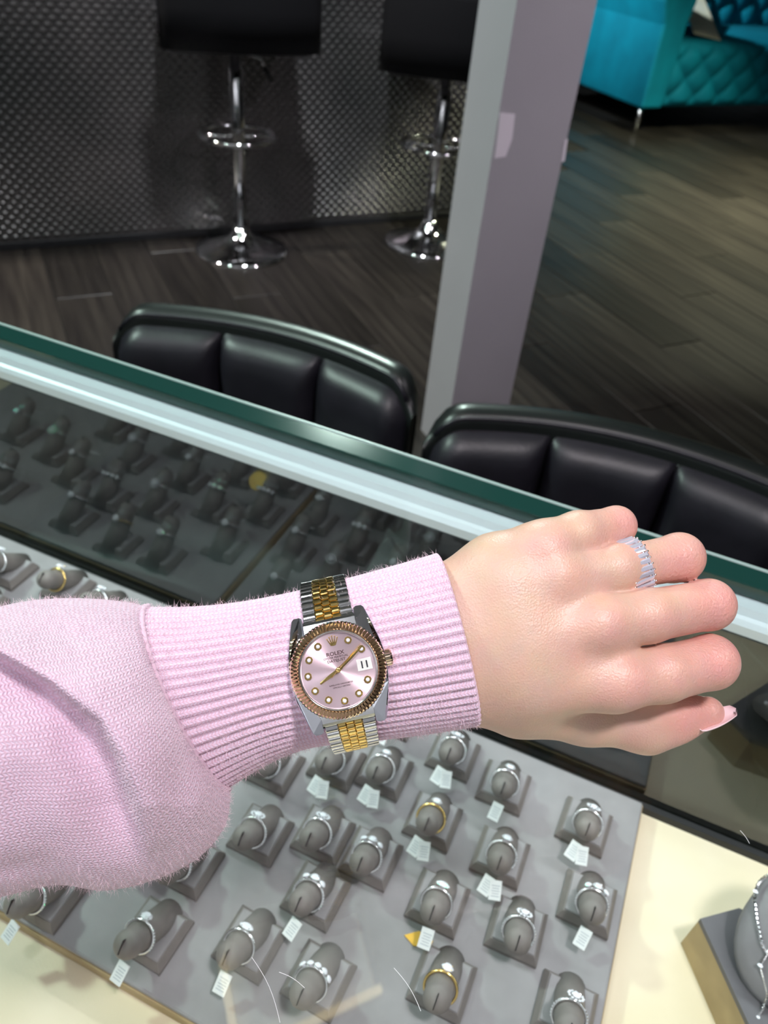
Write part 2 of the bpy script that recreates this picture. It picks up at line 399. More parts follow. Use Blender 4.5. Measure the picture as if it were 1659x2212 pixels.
# local x along the front, local y to the back
def tufted(x0, x1, z0, z1, y, amp, px_, pz_, mirror=1):
    nx, nz = int((x1 - x0) / 0.0125), int((z1 - z0) / 0.0125); V, F = [], []
    for i in range(nx + 1):
        for j in range(nz + 1):
            x = x0 + (x1 - x0) * i / nx; z = z0 + (z1 - z0) * j / nz
            a, b = x / px_ + z / pz_, x / px_ - z / pz_
            h = (abs(math.sin(PI * a)) * abs(math.sin(PI * b))) ** 0.45
            ed = min(1, (z1 - z) / 0.06, (z - z0) / 0.04); ed = max(ed, 0) ** 0.5
            V.append((x, y - amp * h * ed - 0.02 * ed, z))
    for i in range(nx):
        for j in range(nz):
            k = i * (nz + 1) + j; F.append((k, k + nz + 1, k + nz + 2, k + 1))
    n = len(V)
    V += [(x0, y + 0.05, z0), (x1, y + 0.05, z0), (x1, y + 0.05, z1), (x0, y + 0.05, z1)]
    F.append((n, n + 3, n + 2, n + 1))
    return V, F
mk('tufted_front', *tufted(0.14, 2.2, 0.15, 0.52, 0.06, 0.035, 0.22, 0.21), M['teal'], sofa, smooth=True)
mk('seat', *bev_box(1.17, 0.50, 0.46, 2.06, 0.86, 0.14, 0.04, 3), M['teal'], sofa, smooth=True)
bt = mk('tufted_back', *tufted(0.14, 2.2, 0.50, 1.05, 0.86, 0.05, 0.22, 0.24), M['teal'], sofa, smooth=True)
mk('back_rail', *bev_box(1.15, 0.95, 0.62, 2.3, 0.16, 0.94, 0.05, 3), M['teal'], sofa, smooth=True)
prof = [(0.0, 0.15), (0.17, 0.15), (0.19, 0.35), (0.19, 0.62), (0.22, 0.74), (0.21, 0.86), (0.13, 0.93), (0.02, 0.92), (-0.05, 0.84), (-0.045, 0.74), (0.0, 0.62), (0.0, 0.4)]
V = [(p[0], 0.0, p[1]) for p in prof] + [(p[0], 1.03, p[1]) for p in prof]; n = len(prof)
F = [tuple(range(n)), tuple(reversed(range(n, 2 * n)))] + [(k, n + k, n + (k + 1) % n, (k + 1) % n) for k in range(n)]
arm = mk('armrest', V, F, M['teal'], sofa)
bvm = arm.modifiers.new('bevel', 'BEVEL'); bvm.width = 0.02; bvm.segments = 3
for x, y in ((0.04, 0.05), (0.04, 0.95), (2.2, 0.05)):
    mk('leg', *tube([(x, y, 0.0), (x, y, 0.16)], [0.012, 0.022], 10), M['steel'], sofa, smooth=True)
# paper strip lying on the sofa
pa_, pb_ = np.array([0.47, 0.05, 0.545]), np.array([0.33, 0.52, 0.545])
stp = thing('paper_strip', 'cream paper strip leaning on the teal sofa', 'paper', mw=basis(D1, -D2, (0, 0, 1), S0))

# ------------------------------------------------------------------ showcase
K = 1.1
ZG, ZT, ZD = 0.87, 0.65, 0.633            # glass top, tray top, deck
YP = 0.4045                                 # front pane
sc_ = thing('display_case', 'glass topped jewellery showcase with a satin metal front rail', 'display case', (0, 0.41, 0))
def sc_part(name, vf, m, smooth=False):
    v, f = vf; return mk(name, [(p[0], p[1] - 0.41, p[2]) for p in v], f, m, sc_, smooth)
X0, X1 = -1.35, 0.75
xc, xl = (X0 + X1) / 2, X1 - X0
sc_part('cabinet', bev_box(xc, 0.135, 0.305, xl, 0.59, 0.61, 0.004), M['cabinet'])
sc_part('deck', bev_box(xc, 0.122, (ZD + 0.61) / 2, xl, 0.564, ZD - 0.61, 0.001), M['deck'])
sc_part('top_glass', bev_box(xc, 0.135, ZG - 0.005, xl, 0.576, 0.010), M['glass'])
sc_part('glass_edge', bev_box(xc, 0.4335, ZG - 0.005, xl, 0.019, 0.010, 0.0008), M['glass_edge'])
sc_part('glass_arris', bev_box(xc, 0.4445, ZG - 0.0035, xl, 0.0028, 0.008, 0.0008), M['arris'])
prof = [(0.406, ZG - 0.0265), (0.4065, ZG - 0.0195), (0.409, ZG - 0.0165), (0.412, ZG - 0.0155), (0.4145, ZG - 0.0105), (0.432, ZG - 0.0105), (0.432, ZG - 0.026), (0.424, ZG - 0.030)]
n = len(prof)
V = [(X0, p[0], p[1]) for p in prof] + [(X1, p[0], p[1]) for p in prof]
F = [tuple(range(n)), tuple(reversed(range(n, 2 * n)))] + [(k, n + k, n + (k + 1) % n, (k + 1) % n) for k in range(n)]
sc_part('front_rail', (V, F), M['alu'])
sc_part('front_pane', bev_box(xc, YP + 0.003, (ZD + ZG - 0.028) / 2 + 0.001, xl, 0.005, ZG - 0.028 - ZD), M['pane'])
sc_part('gasket', bev_box(xc, YP - 0.003, ZD + 0.004, xl, 0.005, 0.008), M['black'])

# ------------------------------------------------------------------ trays
def tray(label, x0, x1):
    t = thing('ring_tray', label, 'tray', ((x0 + x1) / 2, 0.2585, ZD), 0, 'grey ring display trays')
    wd = x1 - x0; dy = 0.279
    mk('board', *bev_box(0, 0, 0.0065, wd, dy, 0.0125, 0.0005), M['core'], t)
    mk('panel', *bev_box(0, 0, 0.0148, wd - 0.002, dy - 0.002, 0.0044, 0.0018, 2), M['tray'], t)
    return t
tray('grey ring tray with tan edges under the sleeve, filling the middle of the case', -0.307, 0.102)
tray('grey ring tray reaching out past the left of the picture', -0.76, -0.313)

# ------------------------------------------------------------------ ring stands and rings
A0 = Vector((0, 0.009, 0.006)); A1 = Vector((0, -0.025, 0.037)); AX = (A1 - A0).normalized(); AN = Vector((0, -AX.z, AX.y)) * -1
AN = Vector((0, AX.z, -AX.y)) ; AN = AN if AN.z > 0 else -AN
def stand_meshes():
    hb, ht, h = 0.0182, 0.0152, 0.0085
    V = [(-hb, -hb, 0), (hb, -hb, 0), (hb, hb, 0), (-hb, hb, 0), (-hb, -hb, 0.0035), (hb, -hb, 0.0035), (hb, hb, 0.0035), (-hb, hb, 0.0035), (-ht, -ht, h), (ht, -ht, h), (ht, ht, h), (-ht, ht, h)]
    F = [(3, 2, 1, 0), (8, 9, 10, 11)] + [(k, (k + 1) % 4, 4 + (k + 1) % 4, 4 + k) for k in range(4)] + [(4 + k, 4 + (k + 1) % 4, 8 + (k + 1) % 4, 8 + k) for k in range(4)]
    base = (V, F)
    top = xf(bev_box(0, 0, 0.0090, 0.0292, 0.0292, 0.0016, 0.0006), Matrix())  # plate added on the base; its lighter grey stands for light on top
    rr = 0.0088; Lf = (A1 - A0).length
    prof = [(rr * 1.16, -0.008), (rr * 1.08, Lf * 0.35), (rr * 1.0, Lf * 0.7)] + [(rr * math.cos(g), Lf * 0.86 + rr * 0.95 * math.sin(g)) for g in np.linspace(0.05, 1.48, 7)]
    X = Vector((1, 0, 0)); mt = basis(X, AX.cross(X), AX, A0)
    finger = xf(lathe(prof, 20), mt)
    slit = xf(bev_box(0, 0.0016, Lf * 0.86 + rr * 0.5, 0.0006, 0.0092, rr * 1.0), mt)
    return base, finger, slit, top
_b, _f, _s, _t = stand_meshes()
proto = {}
def ring_stand(x, y, label, rotz=0.0, group='taupe finger ring stands'):
    t = thing('ring_stand', label, 'ring stand', (x, y, ZT), rotz, group)
    if not proto:
        proto['b'] = mk('base', *_b, M['suede'], t); proto['f'] = mk('finger', *_f, M['suede'], t, smooth=True); proto['s'] = mk('slit', *_s, M['slit'], t); proto['t'] = mk('base_lit_top', *_t, M['tray'], t)
    else:
        share('base', proto['b'], t); share('finger', proto['f'], t); share('slit', proto['s'], t); share('base_lit_top', proto['t'], t)
    return t
RC0 = A0 + AX * ((A1 - A0).length * 0.60); RX = Vector((1, 0, 0)); RM = basis(RX, AN, AX, RC0)   # ring plane: x, AN; axis AX
rcache = {}
def cached(key, name, builder, m, parent, smooth=False):
    if key in rcache: return share(name, rcache[key], parent)
    o = mk(name, *builder(), m, parent, smooth); rcache[key] = o; return o
def ring_pt(a, r, z=0): return tuple(RM @ Vector((r * math.sin(a), r * math.cos(a), z)))
def ring(x, y, style, label, rotz=0.0, gold=False, tags=0, group='diamond rings on the finger stands'):
    t = thing('ring', label, 'ring', (x, y, ZT), rotz, group)
    R = 0.0103; bm_ = M['gold'] if gold else M['silver']; k = 'g' if gold else 's'
    cached('band' + k, 'band', lambda: tube([ring_pt(a, R) for a in np.linspace(0, 2 * PI, 29)[:-1]], 0.0010, 6, True), bm_, t, True)
    def stone_at(a, r, size, hgt=None, nn=8, dz=0.0):
        o = Vector((R * math.sin(a), R * math.cos(a), dz)); up = Vector((math.sin(a), math.cos(a), 0)); sx = Vector((math.cos(a), -math.sin(a), 0)); ax = Vector((0, 0, 1))
        b = basis(sx, ax, up, o + up * r); return xf(gem(size, hgt, nn), RM @ b)
    def prongs(a, r, size):
        o = Vector((R * math.sin(a), R * math.cos(a), 0)); up = Vector((math.sin(a), math.cos(a), 0)); sx = Vector((math.cos(a), -math.sin(a), 0)); ax = Vector((0, 0, 1))
        b = RM @ basis(sx, ax, up, o)
        return join(*[xf(tube([(0, 0, 0), (size * 0.95 * cx_, size * 0.95 * cy_, r + size * 0.25)], 0.0004, 5), b) for cx_, cy_ in ((.7, .7), (-.7, .7), (-.7, -.7), (.7, -.7))])
    if style == 'solitaire':
        cached('sol', 'stone', lambda: stone_at(0, 0.0030, 0.0040), M['stone'], t); cached('solp' + k, 'prongs', lambda: prongs(0, 0.0030, 0.0040), bm_, t)
    elif style == 'oval':
        def ov():
            v, f = gem(0.0034, 0.0034, 10); v = [(p[0] * 1.45, p[1], p[2]) for p in v]
            return xf((v, f), RM @ basis((1, 0, 0), (0, 0, 1), (0, 1, 0), (0, R + 0.003, 0)))
        cached('ov', 'stone', ov, M['stone'], t); cached('ovp' + k, 'prongs', lambda: prongs(0, 0.003, 0.0040), bm_, t)
    elif style == 'halo':
        cached('hal', 'stone', lambda: stone_at(0, 0.0034, 0.0031), M['stone'], t)
        def hl():
            P = []
            for i in range(12):
                a = 2 * PI * i / 12; P.append(xf(gem(0.00105, None, 6), RM @ basis((1, 0, 0), (0, 0, 1), (0, 1, 0), (0.0046 * math.cos(a), R + 0.003, 0.0046 * math.sin(a)))))
            return join(*P)
        cached('halr', 'halo', hl, M['stone'], t); cached('halp' + k, 'prongs', lambda: prongs(0, 0.003, 0.0036), bm_, t)
    elif style == 'three':
        for a, s in ((0, 0.0036), (0.50, 0.0026), (-0.50, 0.0026)):
            cached('thr%.1f' % a, 'stone', lambda: stone_at(a, 0.0026, s), M['stone'], t)
        cached('thrp' + k, 'prongs', lambda: prongs(0, 0.003, 0.0036), bm_, t)
    elif style == 'row':
        for a in (-0.84, -0.42, 0.0, 0.42, 0.84):
            cached('row%.1f' % a, 'stone', lambda: stone_at(a, 0.0020, 0.0024), M['stone'], t)
    if style in ('halo', 'solitaire', 'three') and not gold:      # small stones set down the shoulders
        def pv():
            return join(*[stone_at(sg * a, 0.0006, 0.0008, None, 6) for sg in (-1, 1) for a in np.arange(0.75, 2.0, 0.17)])
        cached('pave', 'shoulder_stones', pv, M['stone'], t)
    for i in range(tags):
        ang = (-0.22, 0.30)[i] if tags > 1 else random.uniform(-0.25, 0.25)
        mt = Matrix.Translation((0.001 + 0.004 * i * (1 if tags > 1 else 0) - (0.003 if tags > 1 else 0), -0.0265 - 0.0008 * i, 0.0205)) @ Matrix.Rotation(ang, 4, 'Z') @ Matrix.Rotation(math.radians(38), 4, 'X')
        tg = mk('price_tag', *xf(bev_box(0, -0.0065, 0, 0.0085, 0.013, 0.0005, 0.0001), mt), M['white'], t)
        ln = [xf(bev_box(0.0002, -0.0035 - 0.0017 * q_, 0.00032, 0.0058 - 0.001 * (q_ % 2), 0.00045, 0.0001), mt) for q_ in range(5)]
        mk('tag_print', *join(*ln), mat_print, tg)
    return t
mat_print = mat('faded_print', (0.42, 0.47, 0.52), 0.7)
def P(px, py):
    p = onz(px, py, ZT + 0.0085); return p[0], p[1]
# pixel of the base, style, gold, tags, words for the ring, words for the stand, turn
ST = [
 ((593, 1649), 'solitaire', 0, 0, 'slim diamond ring half under the sleeve, left of the bracelet end', 'ring stand partly under the ribbed cuff left of the bracelet end', 0),
 ((728, 1641), 'three', 0, 2, 'diamond ring with spread white tags just below the watch bracelet', 'ring stand directly below the watch bracelet', 0),
 ((832, 1660), 'solitaire', 0, 2, 'plain polished solitaire ring with one long tag, right of the bracelet end', 'ring stand just right of the bracelet end', 0),
 ((981, 1622), 'halo', 0, 2, 'halo ring with two fanned tags right under the cuff edge', 'ring stand just under the cuff edge at the back of the tray', 0),
 ((1091, 1691), 'solitaire', 0, 1, 'fine diamond ring with one square tag below the wrist', 'ring stand below the wrist, near the back of the tray', 0),
 ((1266, 1776), 'halo', 0, 2, 'diamond ring at the tray corner nearest the thumb', 'ring stand at the tray corner nearest the thumb', -0.05),
 ((937, 1764), 'solitaire', 1, 2, 'pale gold ring with two crossed tags in the second row', 'ring stand in the second row holding a pale gold ring', 0),
 ((1084, 1842), 'solitaire', 0, 2, 'diamond ring with one small tag on each side of the stand', 'ring stand with a small tag peeping out on each side', 0),
 ((1273, 1943), 'three', 0, 1, 'ring with a raised stone, second down the right side of the tray', 'second ring stand down the right side of the tray', 0),
 ((949, 1941), 'oval', 0, 1, 'ring with a wide oval stone above the yellow sticker', 'ring stand next to the yellow sticker', 0),
 ((1119, 2000), 'halo', 0, 0, 'large cluster diamond ring without a tag, right of the yellow sticker', 'ring stand with a large cluster ring, right of the yellow sticker', 0.03),
 ((958, 2116), 'solitaire', 1, 0, 'yellow gold solitaire ring near the bottom of the picture', 'ring stand with the yellow gold solitaire at the bottom', 0),
 ((1225, 2175), 'halo', 0, 0, 'diamond ring cut off by the bottom edge of the picture', 'ring stand cut off by the bottom edge of the picture', 0),
 ((563, 1793), 'halo', 0, 0, 'round halo ring without a tag beside the tip of the sleeve fold', 'ring stand beside the tip of the drooping sleeve fold', 0),
 ((699, 1795), 'halo', 0, 0, 'halo ring without a tag in the second row below the watch', 'ring stand in the second row straight below the watch', 0),
 ((803, 1844), 'three', 0, 0, 'beaded diamond ring touching the stand to its left', 'ring stand set slightly forward with a beaded diamond ring', 0),
 ((683, 1925), 'three', 0, 1, 'three stone ring with broad shoulders and a small tag', 'ring stand holding the three stone ring with broad shoulders', -0.04),
 ((540, 2030), 'oval', 0, 1, 'ring with a large oval stone and a long white tag', 'ring stand with a large oval stone ring near the front tray edge', -0.04),
 ((690, 2108), 'row', 0, 0, 'ring with a row of five stones at the bottom of the tray', 'ring stand holding the ring with a row of five stones', -0.04),
 ((332, 2009), 'solitaire', 0, 1, 'slim solitaire ring at the front tray edge below the sleeve', 'ring stand below the sleeve at the front tray edge', -0.04),
 ((407, 1860), 'solitaire', 0, 0, 'diamond ring almost hidden under the drooping sleeve', 'ring stand almost hidden under the drooping sleeve', 0),
 ((105, 1927), 'solitaire', 0, 1, 'ring with a white tag over the front tray edge at far left', 'ring stand under the sleeve at the far left of the front tray edge', 0),
 ((20, 1225), 'solitaire', 0, 0, 'ring on the stand cut off by the left edge of the picture', 'ring stand cut off by the left edge, above the sleeve', 0),
 ((145, 1262), 'solitaire', 1, 0, 'rose coloured ring peeking out above the sleeve at left', 'ring stand peeking out above the sleeve at left', 0),
]
placed = []
for (p, st, gd, tg, lr, ls, rz) in ST:
    x, y = P(*p); placed.append((x, y))
    ring_stand(x, y, ls, rz); ring(x, y, st, lr, rz, gd, tg)
HID = [(-.602, .246), (-.547, .255), (-.549, .325), (-.504, .275), (-.452, .286), (-.357, .331), (-.402, .224), (-.404, .276), (-.354, .251),
       (-.315, .292), (-.310, .232), (-.257, .217), (-.254, .27), (-.208, .288), (-.206, .235), (-.241, .331), (-.195, .331), (-.145, .331), (-.098, .345),
       (-.47, .225), (-.36, .19), (-.31, .18), (-.21, .18), (-.44, .18), (-.52, .19)]
sty = ['solitaire', 'halo', 'three', 'solitaire', 'row', 'oval']
M['foil'] = mat('yellow_foil', (0.90, 0.62, 0.10), 0.35)
hidden = []
for i, (x, y) in enumerate(HID):
    x, y = x * K, y * K
    if any(abs(x - a) < 0.037 and abs(y - b) < 0.037 for a, b in placed): continue
    placed.append((x, y))
    hidden.append((x, y, i))
ordn = ['first', 'second', 'third', 'fourth', 'fifth', 'sixth', 'seventh', 'eighth', 'ninth']
rowc = {}
for x, y, i in sorted(hidden, key=lambda q_: -q_[0]):
    tr = 'middle' if x > -0.31 else 'left'
    rw = 'back row' if y > 0.335 else 'second row' if y > 0.28 else 'third row' if y > 0.235 else 'front row'
    k = rowc.get((tr, rw), 0); rowc[(tr, rw)] = k + 1
    wh = '%s from the right, %s of the %s tray' % (ordn[k], rw, tr)
    ring_stand(x, y, 'stand hidden by the sleeve, ' + wh, 0.0)
    rg = ring(x, y, sty[i % 6], 'ring hidden by the sleeve, ' + wh, 0.0, False, 1 if i % 3 == 0 else 0)
    if i == 10:        # its round yellow tag shows mirrored in the pane
        mk('round_tag', *xf(lathe([(0.0105, 0.0), (0.0105, 0.0006)], 24), Matrix.Translation((-0.012, -0.012, 0.034)) @ Matrix.Rotation(math.radians(-45), 4, 'X')), M['foil'], rg)['label'] = 'round yellow tag'
# yellow sticker on the tray
sx, sy = onz(905, 2013, ZT)[:2]
pts = [onz(*p, ZT)[:2] for p in ((873, 2021), (905, 2012), (935, 2034), (928, 2049), (893, 2044))]
stk = mk('sticker', *prism([(p[0] - sx, p[1] - sy) for p in pts][::-1], 0.0003, 0.0010), M['yellow']); stk.location = (sx, sy, ZT)
tag(stk, 'yellow paper sticker lying on the tray below a white tag', 'sticker')

# ------------------------------------------------------------------ necklace display on the deck
nk = thing('necklace_stand', 'grey necklace bust on a tan edged block at the right', 'display stand', (0.20, 0.29, ZD))
ang = math.radians(-62)
def ndw(px, py, z): p = onz(px, py, z); return (p[0] - 0.20, p[1] - 0.29, z - ZD)
zt_ = ZD + 0.040
tp = [ndw(1520, 1982, zt_), ndw(1592, 1962, zt_)]
blk = [ndw(1512, 1985, zt_)[:2], ndw(1596, 1962, zt_)[:2], (0.075, 0.035), (0.075, -0.10), (0.01, -0.085)]
blk[4] = ndw(1625, 2230, zt_)[:2]
mk('block', *prism([blk[4], blk[3], blk[2], blk[1], blk[0]], 0.0, 0.036), M['core'], nk)
mk('block_top', *prism([blk[4], blk[3], blk[2], blk[1], blk[0]], 0.036, 0.0405), mat('dark_block_top', (0.10, 0.095, 0.105), 0.45), nk)
# bust: an egg shaped plate, tilted back, with a neck groove
C0 = onz(1748, 2010, ZD + 0.072) - np.array([0.20, 0.29, ZD])
bx_ = np.array([0.93, -0.36, 0.0]); bn = np.array([-0.20, -0.52, 0.83]); bn /= np.linalg.norm(bn)
by_ = np.cross(bn, bx_); by_ /= np.linalg.norm(by_); bx_ = np.cross(by_, bn)
def bust_out(a):
    r = 0.036 + 0.012 * max(0, -math.sin(a)) ** 1.5 + 0.004 * max(0, math.sin(a))
    return r * math.cos(a) * 0.98, r * math.sin(a) * 1.15
V, F = [], []; nn = 40
rings_ = [(0.2, 0.0135), (0.55, 0.012), (0.82, 0.0085), (0.95, 0.004), (1.0, -0.002), (0.97, -0.008), (0.6, -0.012), (0.2, -0.012)]
for s, h in rings_:
    for k in range(nn):
        x, y = bust_out(2 * PI * k / nn); V.append(tuple(C0 + bx_ * x * s + by_ * y * s + bn * h * 0.65))
for i in range(len(rings_) - 1):
    for k in range(nn): F.append((i * nn + k, i * nn + (k + 1) % nn, (i + 1) * nn + (k + 1) % nn, (i + 1) * nn + k))
F.append(tuple(reversed(range(nn)))); F.append(tuple(range((len(rings_) - 1) * nn, len(rings_) * nn)))
mk('bust', V, F, M['bust'], nk, smooth=True)
mk('prop', *tube([tuple(C0 - bn * 0.010 + by_ * 0.01), (float(C0[0]) + 0.01, float(C0[1]) + 0.035, 0.041)], 0.006, 8), M['bust'], nk, smooth=True)
def chain(name, label, pts, r, beads=(), col='silver', grp='necklaces on the grey bust'):
    p0 = Vector(pts[0]); t = thing(name, label, 'necklace', tuple(p0), 0, grp)
    n_ = 60; P_ = np.array(pts); d = np.r_[0, np.cumsum(np.linalg.norm(np.diff(P_, axis=0), axis=1))]
    s = np.linspace(0, d[-1], n_)
    Q = np.stack([np.interp(s, d, P_[:, i]) for i in range(3)], 1)
    for _ in range(4): Q[1:-1] = (Q[:-2] + 2 * Q[1:-1] + Q[2:]) / 4
    mk('chain', *tube([tuple(x - np.array(p0)) for x in Q], [r * (1 + 0.35 * (i % 2)) for i in range(n_)], 6), M[col], t)
    for b in beads:
        c = np.array(b) - np.array(p0)
        mk('setting', *xf(gem(0.0018, 0.0018, 8), Matrix.Translation(tuple(c)) @ Matrix.Rotation(-0.5, 4, 'X')), M['stone'], t)
    return t
def bp(px, py, h=0.0135):          # pixel -> point just above the bust front
    r = ray(px, py); o = C0 + np.array([0.20, 0.29, ZD]) + bn * h * 0.68
    tt = ((o - CAM) @ bn) / (r @ bn); return CAM + r * tt
chain('necklace', 'silver chain necklace draped round the grey bust', [bp(1700, 1880, .014), bp(1659, 1890, .013), bp(1640, 1905, .0125), bp(1632, 1925, .012), bp(1629, 1945, .0115), bp(1634, 1990, .012), bp(1645, 2040, .013), bp(1657, 2060, .0135), bp(1700, 2100, .0135)], 0.0009, [bp(1632, 1926, .0135)])
chain('necklace', 'thin silver chain with small stones hanging below the bust', [bp(1668, 2040, .014), bp(1652, 2070, .014), bp(1642, 2086, .013), bp(1648, 2110, .010), bp(1658, 2150, .006), bp(1648, 2180, .004), bp(1637, 2196, .003)], 0.0007, [bp(1642, 2086, .014), bp(1637, 2196, .004)])
tgp = bp(1645, 2215, 0.002)
tgo = thing('price_tag', 'white price tag hanging from the thin chain at the corner', 'tag', tuple(tgp))
mk('card', *xf(bev_box(0, 0, 0, 0.014, 0.010, 0.0006, 0.0001), Matrix.Rotation(-0.6, 4, 'Z') @ Matrix.Rotation(0.45, 4, 'X')), M['white'], tgo)

# paper strip geometry on the sofa seat (after the seat height is known)
def sofa_xy(px, py, z):
    p = onz(px, py, z) - S0; return float(p @ D1), float(p @ -D2)
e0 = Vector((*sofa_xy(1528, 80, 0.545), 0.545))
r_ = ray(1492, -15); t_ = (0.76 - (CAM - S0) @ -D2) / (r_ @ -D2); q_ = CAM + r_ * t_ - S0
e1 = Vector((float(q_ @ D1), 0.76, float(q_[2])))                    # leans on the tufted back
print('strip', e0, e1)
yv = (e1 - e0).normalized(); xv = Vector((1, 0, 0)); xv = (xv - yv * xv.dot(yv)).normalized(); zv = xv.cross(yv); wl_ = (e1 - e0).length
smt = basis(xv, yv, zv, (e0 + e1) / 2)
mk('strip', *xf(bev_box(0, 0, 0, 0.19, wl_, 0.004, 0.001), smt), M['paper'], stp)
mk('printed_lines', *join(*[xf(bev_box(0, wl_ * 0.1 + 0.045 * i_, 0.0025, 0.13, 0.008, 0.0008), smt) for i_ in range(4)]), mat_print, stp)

# ------------------------------------------------------------------ ceiling light panel with a brass frame (mirrored in the top glass)
def ceil_pt(px, py, H=2.68):
    z = 2 * ZG - H; p = onz(px, py, z); return np.array([p[0], p[1]])
cq = [ceil_pt(*p) for p in ((455, 1945), (745, 1862), (822, 2142), (515, 2290))]
cc = sum(cq) / 4
clp = thing('ceiling_light', 'square ceiling light panel with a brass frame over the counter', 'ceiling light', (cc[0], cc[1], 2.66))
cq = [c - cc for c in cq]
ar = sum(cq[i][0] * cq[(i + 1) % 4][1] - cq[(i + 1) % 4][0] * cq[i][1] for i in range(4))
if ar < 0: cq = cq[::-1]
mk('diffuser', *prism([tuple(c * 0.97) for c in cq], 0.004, 0.03), emis('lamp_diffuser', (0.95, 1.0, 0.96), 0.9), clp)
mk('frame', *join(*[tube([(*(cq[i]), 0.01), (*(cq[(i + 1) % 4]), 0.01)], 0.016, 6) for i in range(4)]), M['gold'], clp)
ca = {tuple(np.round(c, 3)): c for c in cq}
A_, D_, C_ = [ceil_pt(*p) - cc for p in ((455, 1945), (515, 2290), (822, 2142))]
for a_, b_ in ((A_, D_), (C_, D_)):
    mk('added_glow_bar', *tube([(*(a_), -0.012), (*(b_), -0.012)], 0.010, 6), emis('added_warm_glow', (1.0, 0.80, 0.45), 5.0), clp)  # glowing bars added to brighten two frame edges mirrored in the glass
print('ceiling panel', cc, [c.round(2) for c in cq])

# stray fibres on the glass
for lb, a_, b_ in (('long white fibre on the glass over the oval stone ring', (544, 2068), (605, 2209)), ('short pale fibre on the glass above the five stone ring', (603, 2100), (658, 2134)),
                   ('thin fibre on the glass left of the yellow gold ring', (851, 2091), (909, 2184)), ('tiny curled fibre by the front pane at the right edge', (1599, 1794), (1619, 1822))):
    p0, p1 = onz(*a_, ZG + 0.0002), onz(*b_, ZG + 0.0002); dv = p1 - p0; sd = np.array([-dv[1], dv[0], 0])
    o = mk('lint_fibre', *tube([tuple(dv * t_ + sd * 0.06 * math.sin(PI * t_)) for t_ in np.linspace(0, 1, 9)], 0.00011, 5), M['white']); o.location = p0
    tag(o, lb, 'fibre', 'stray fibres on the glass')

# ------------------------------------------------------------------ surface nets for the hand
def surface_nets(Fd, origin, h):
    nx, ny, nz = Fd.shape; ins = Fd < 0
    S = np.zeros((nx - 1, ny - 1, nz - 1, 3)); C = np.zeros((nx - 1, ny - 1, nz - 1))
    offs = [(i, j, k) for i in (0, 1) for j in (0, 1) for k in (0, 1)]
    def cs(o, A): return A[o[0]:nx - 1 + o[0], o[1]:ny - 1 + o[1], o[2]:nz - 1 + o[2]]
    for a in range(8):
        for b in range(a + 1, 8):
            oa, ob = offs[a], offs[b]
            if sum(abs(oa[i] - ob[i]) for i in range(3)) != 1: continue
            fa, fb = cs(oa, Fd), cs(ob, Fd); mk_ = (fa < 0) != (fb < 0)
            idx = np.nonzero(mk_); t = fa[idx] / (fa[idx] - fb[idx])
            p = np.array(oa)[None, :] * (1 - t[:, None]) + np.array(ob)[None, :] * t[:, None]
            S[idx] += p; C[idx] += 1
    act = C > 0; ids = -np.ones(act.shape, int); ai = np.argwhere(act); ids[act] = np.arange(len(ai))
    V = (ai + S[act] / C[act][:, None]) * h + origin
    Q = []
    for ax in range(3):
        sl0 = [slice(None)] * 3; sl1 = [slice(None)] * 3; sl0[ax] = slice(0, -1); sl1[ax] = slice(1, None)
        a, b = ins[tuple(sl0)], ins[tuple(sl1)]
        e = np.argwhere(a != b)
        o1, o2 = (ax + 1) % 3, (ax + 2) % 3
        e = e[(e[:, o1] > 0) & (e[:, o2] > 0) & (e[:, o1] < Fd.shape[o1] - 1) & (e[:, o2] < Fd.shape[o2] - 1)]
        d1 = np.zeros(3, int); d1[o1] = 1; d2 = np.zeros(3, int); d2[o2] = 1
        g = lambda q: ids[q[:, 0], q[:, 1], q[:, 2]]
        quad = np.stack([g(e - d1 - d2), g(e - d2), g(e), g(e - d1)], 1)
        fl = ins[tuple(e.T)]
        quad[~fl] = quad[~fl][:, ::-1]
        Q.append(quad)
    return V, np.concatenate(Q)
def cone(Pt, a, b, r1, r2):
    a = np.asarray(a, np.float32); b = np.asarray(b, np.float32); ba = b - a
    pa = Pt - a; hh = np.clip((pa @ ba) / (ba @ ba), 0, 1)
    return np.linalg.norm(pa - hh[..., None] * ba, axis=-1) - (r1 + (r2 - r1) * hh)
def smin(a, b, k):
    h_ = np.clip(0.5 + 0.5 * (b - a) / k, 0, 1); return b * (1 - h_) + a * h_ - k * h_ * (1 - h_)

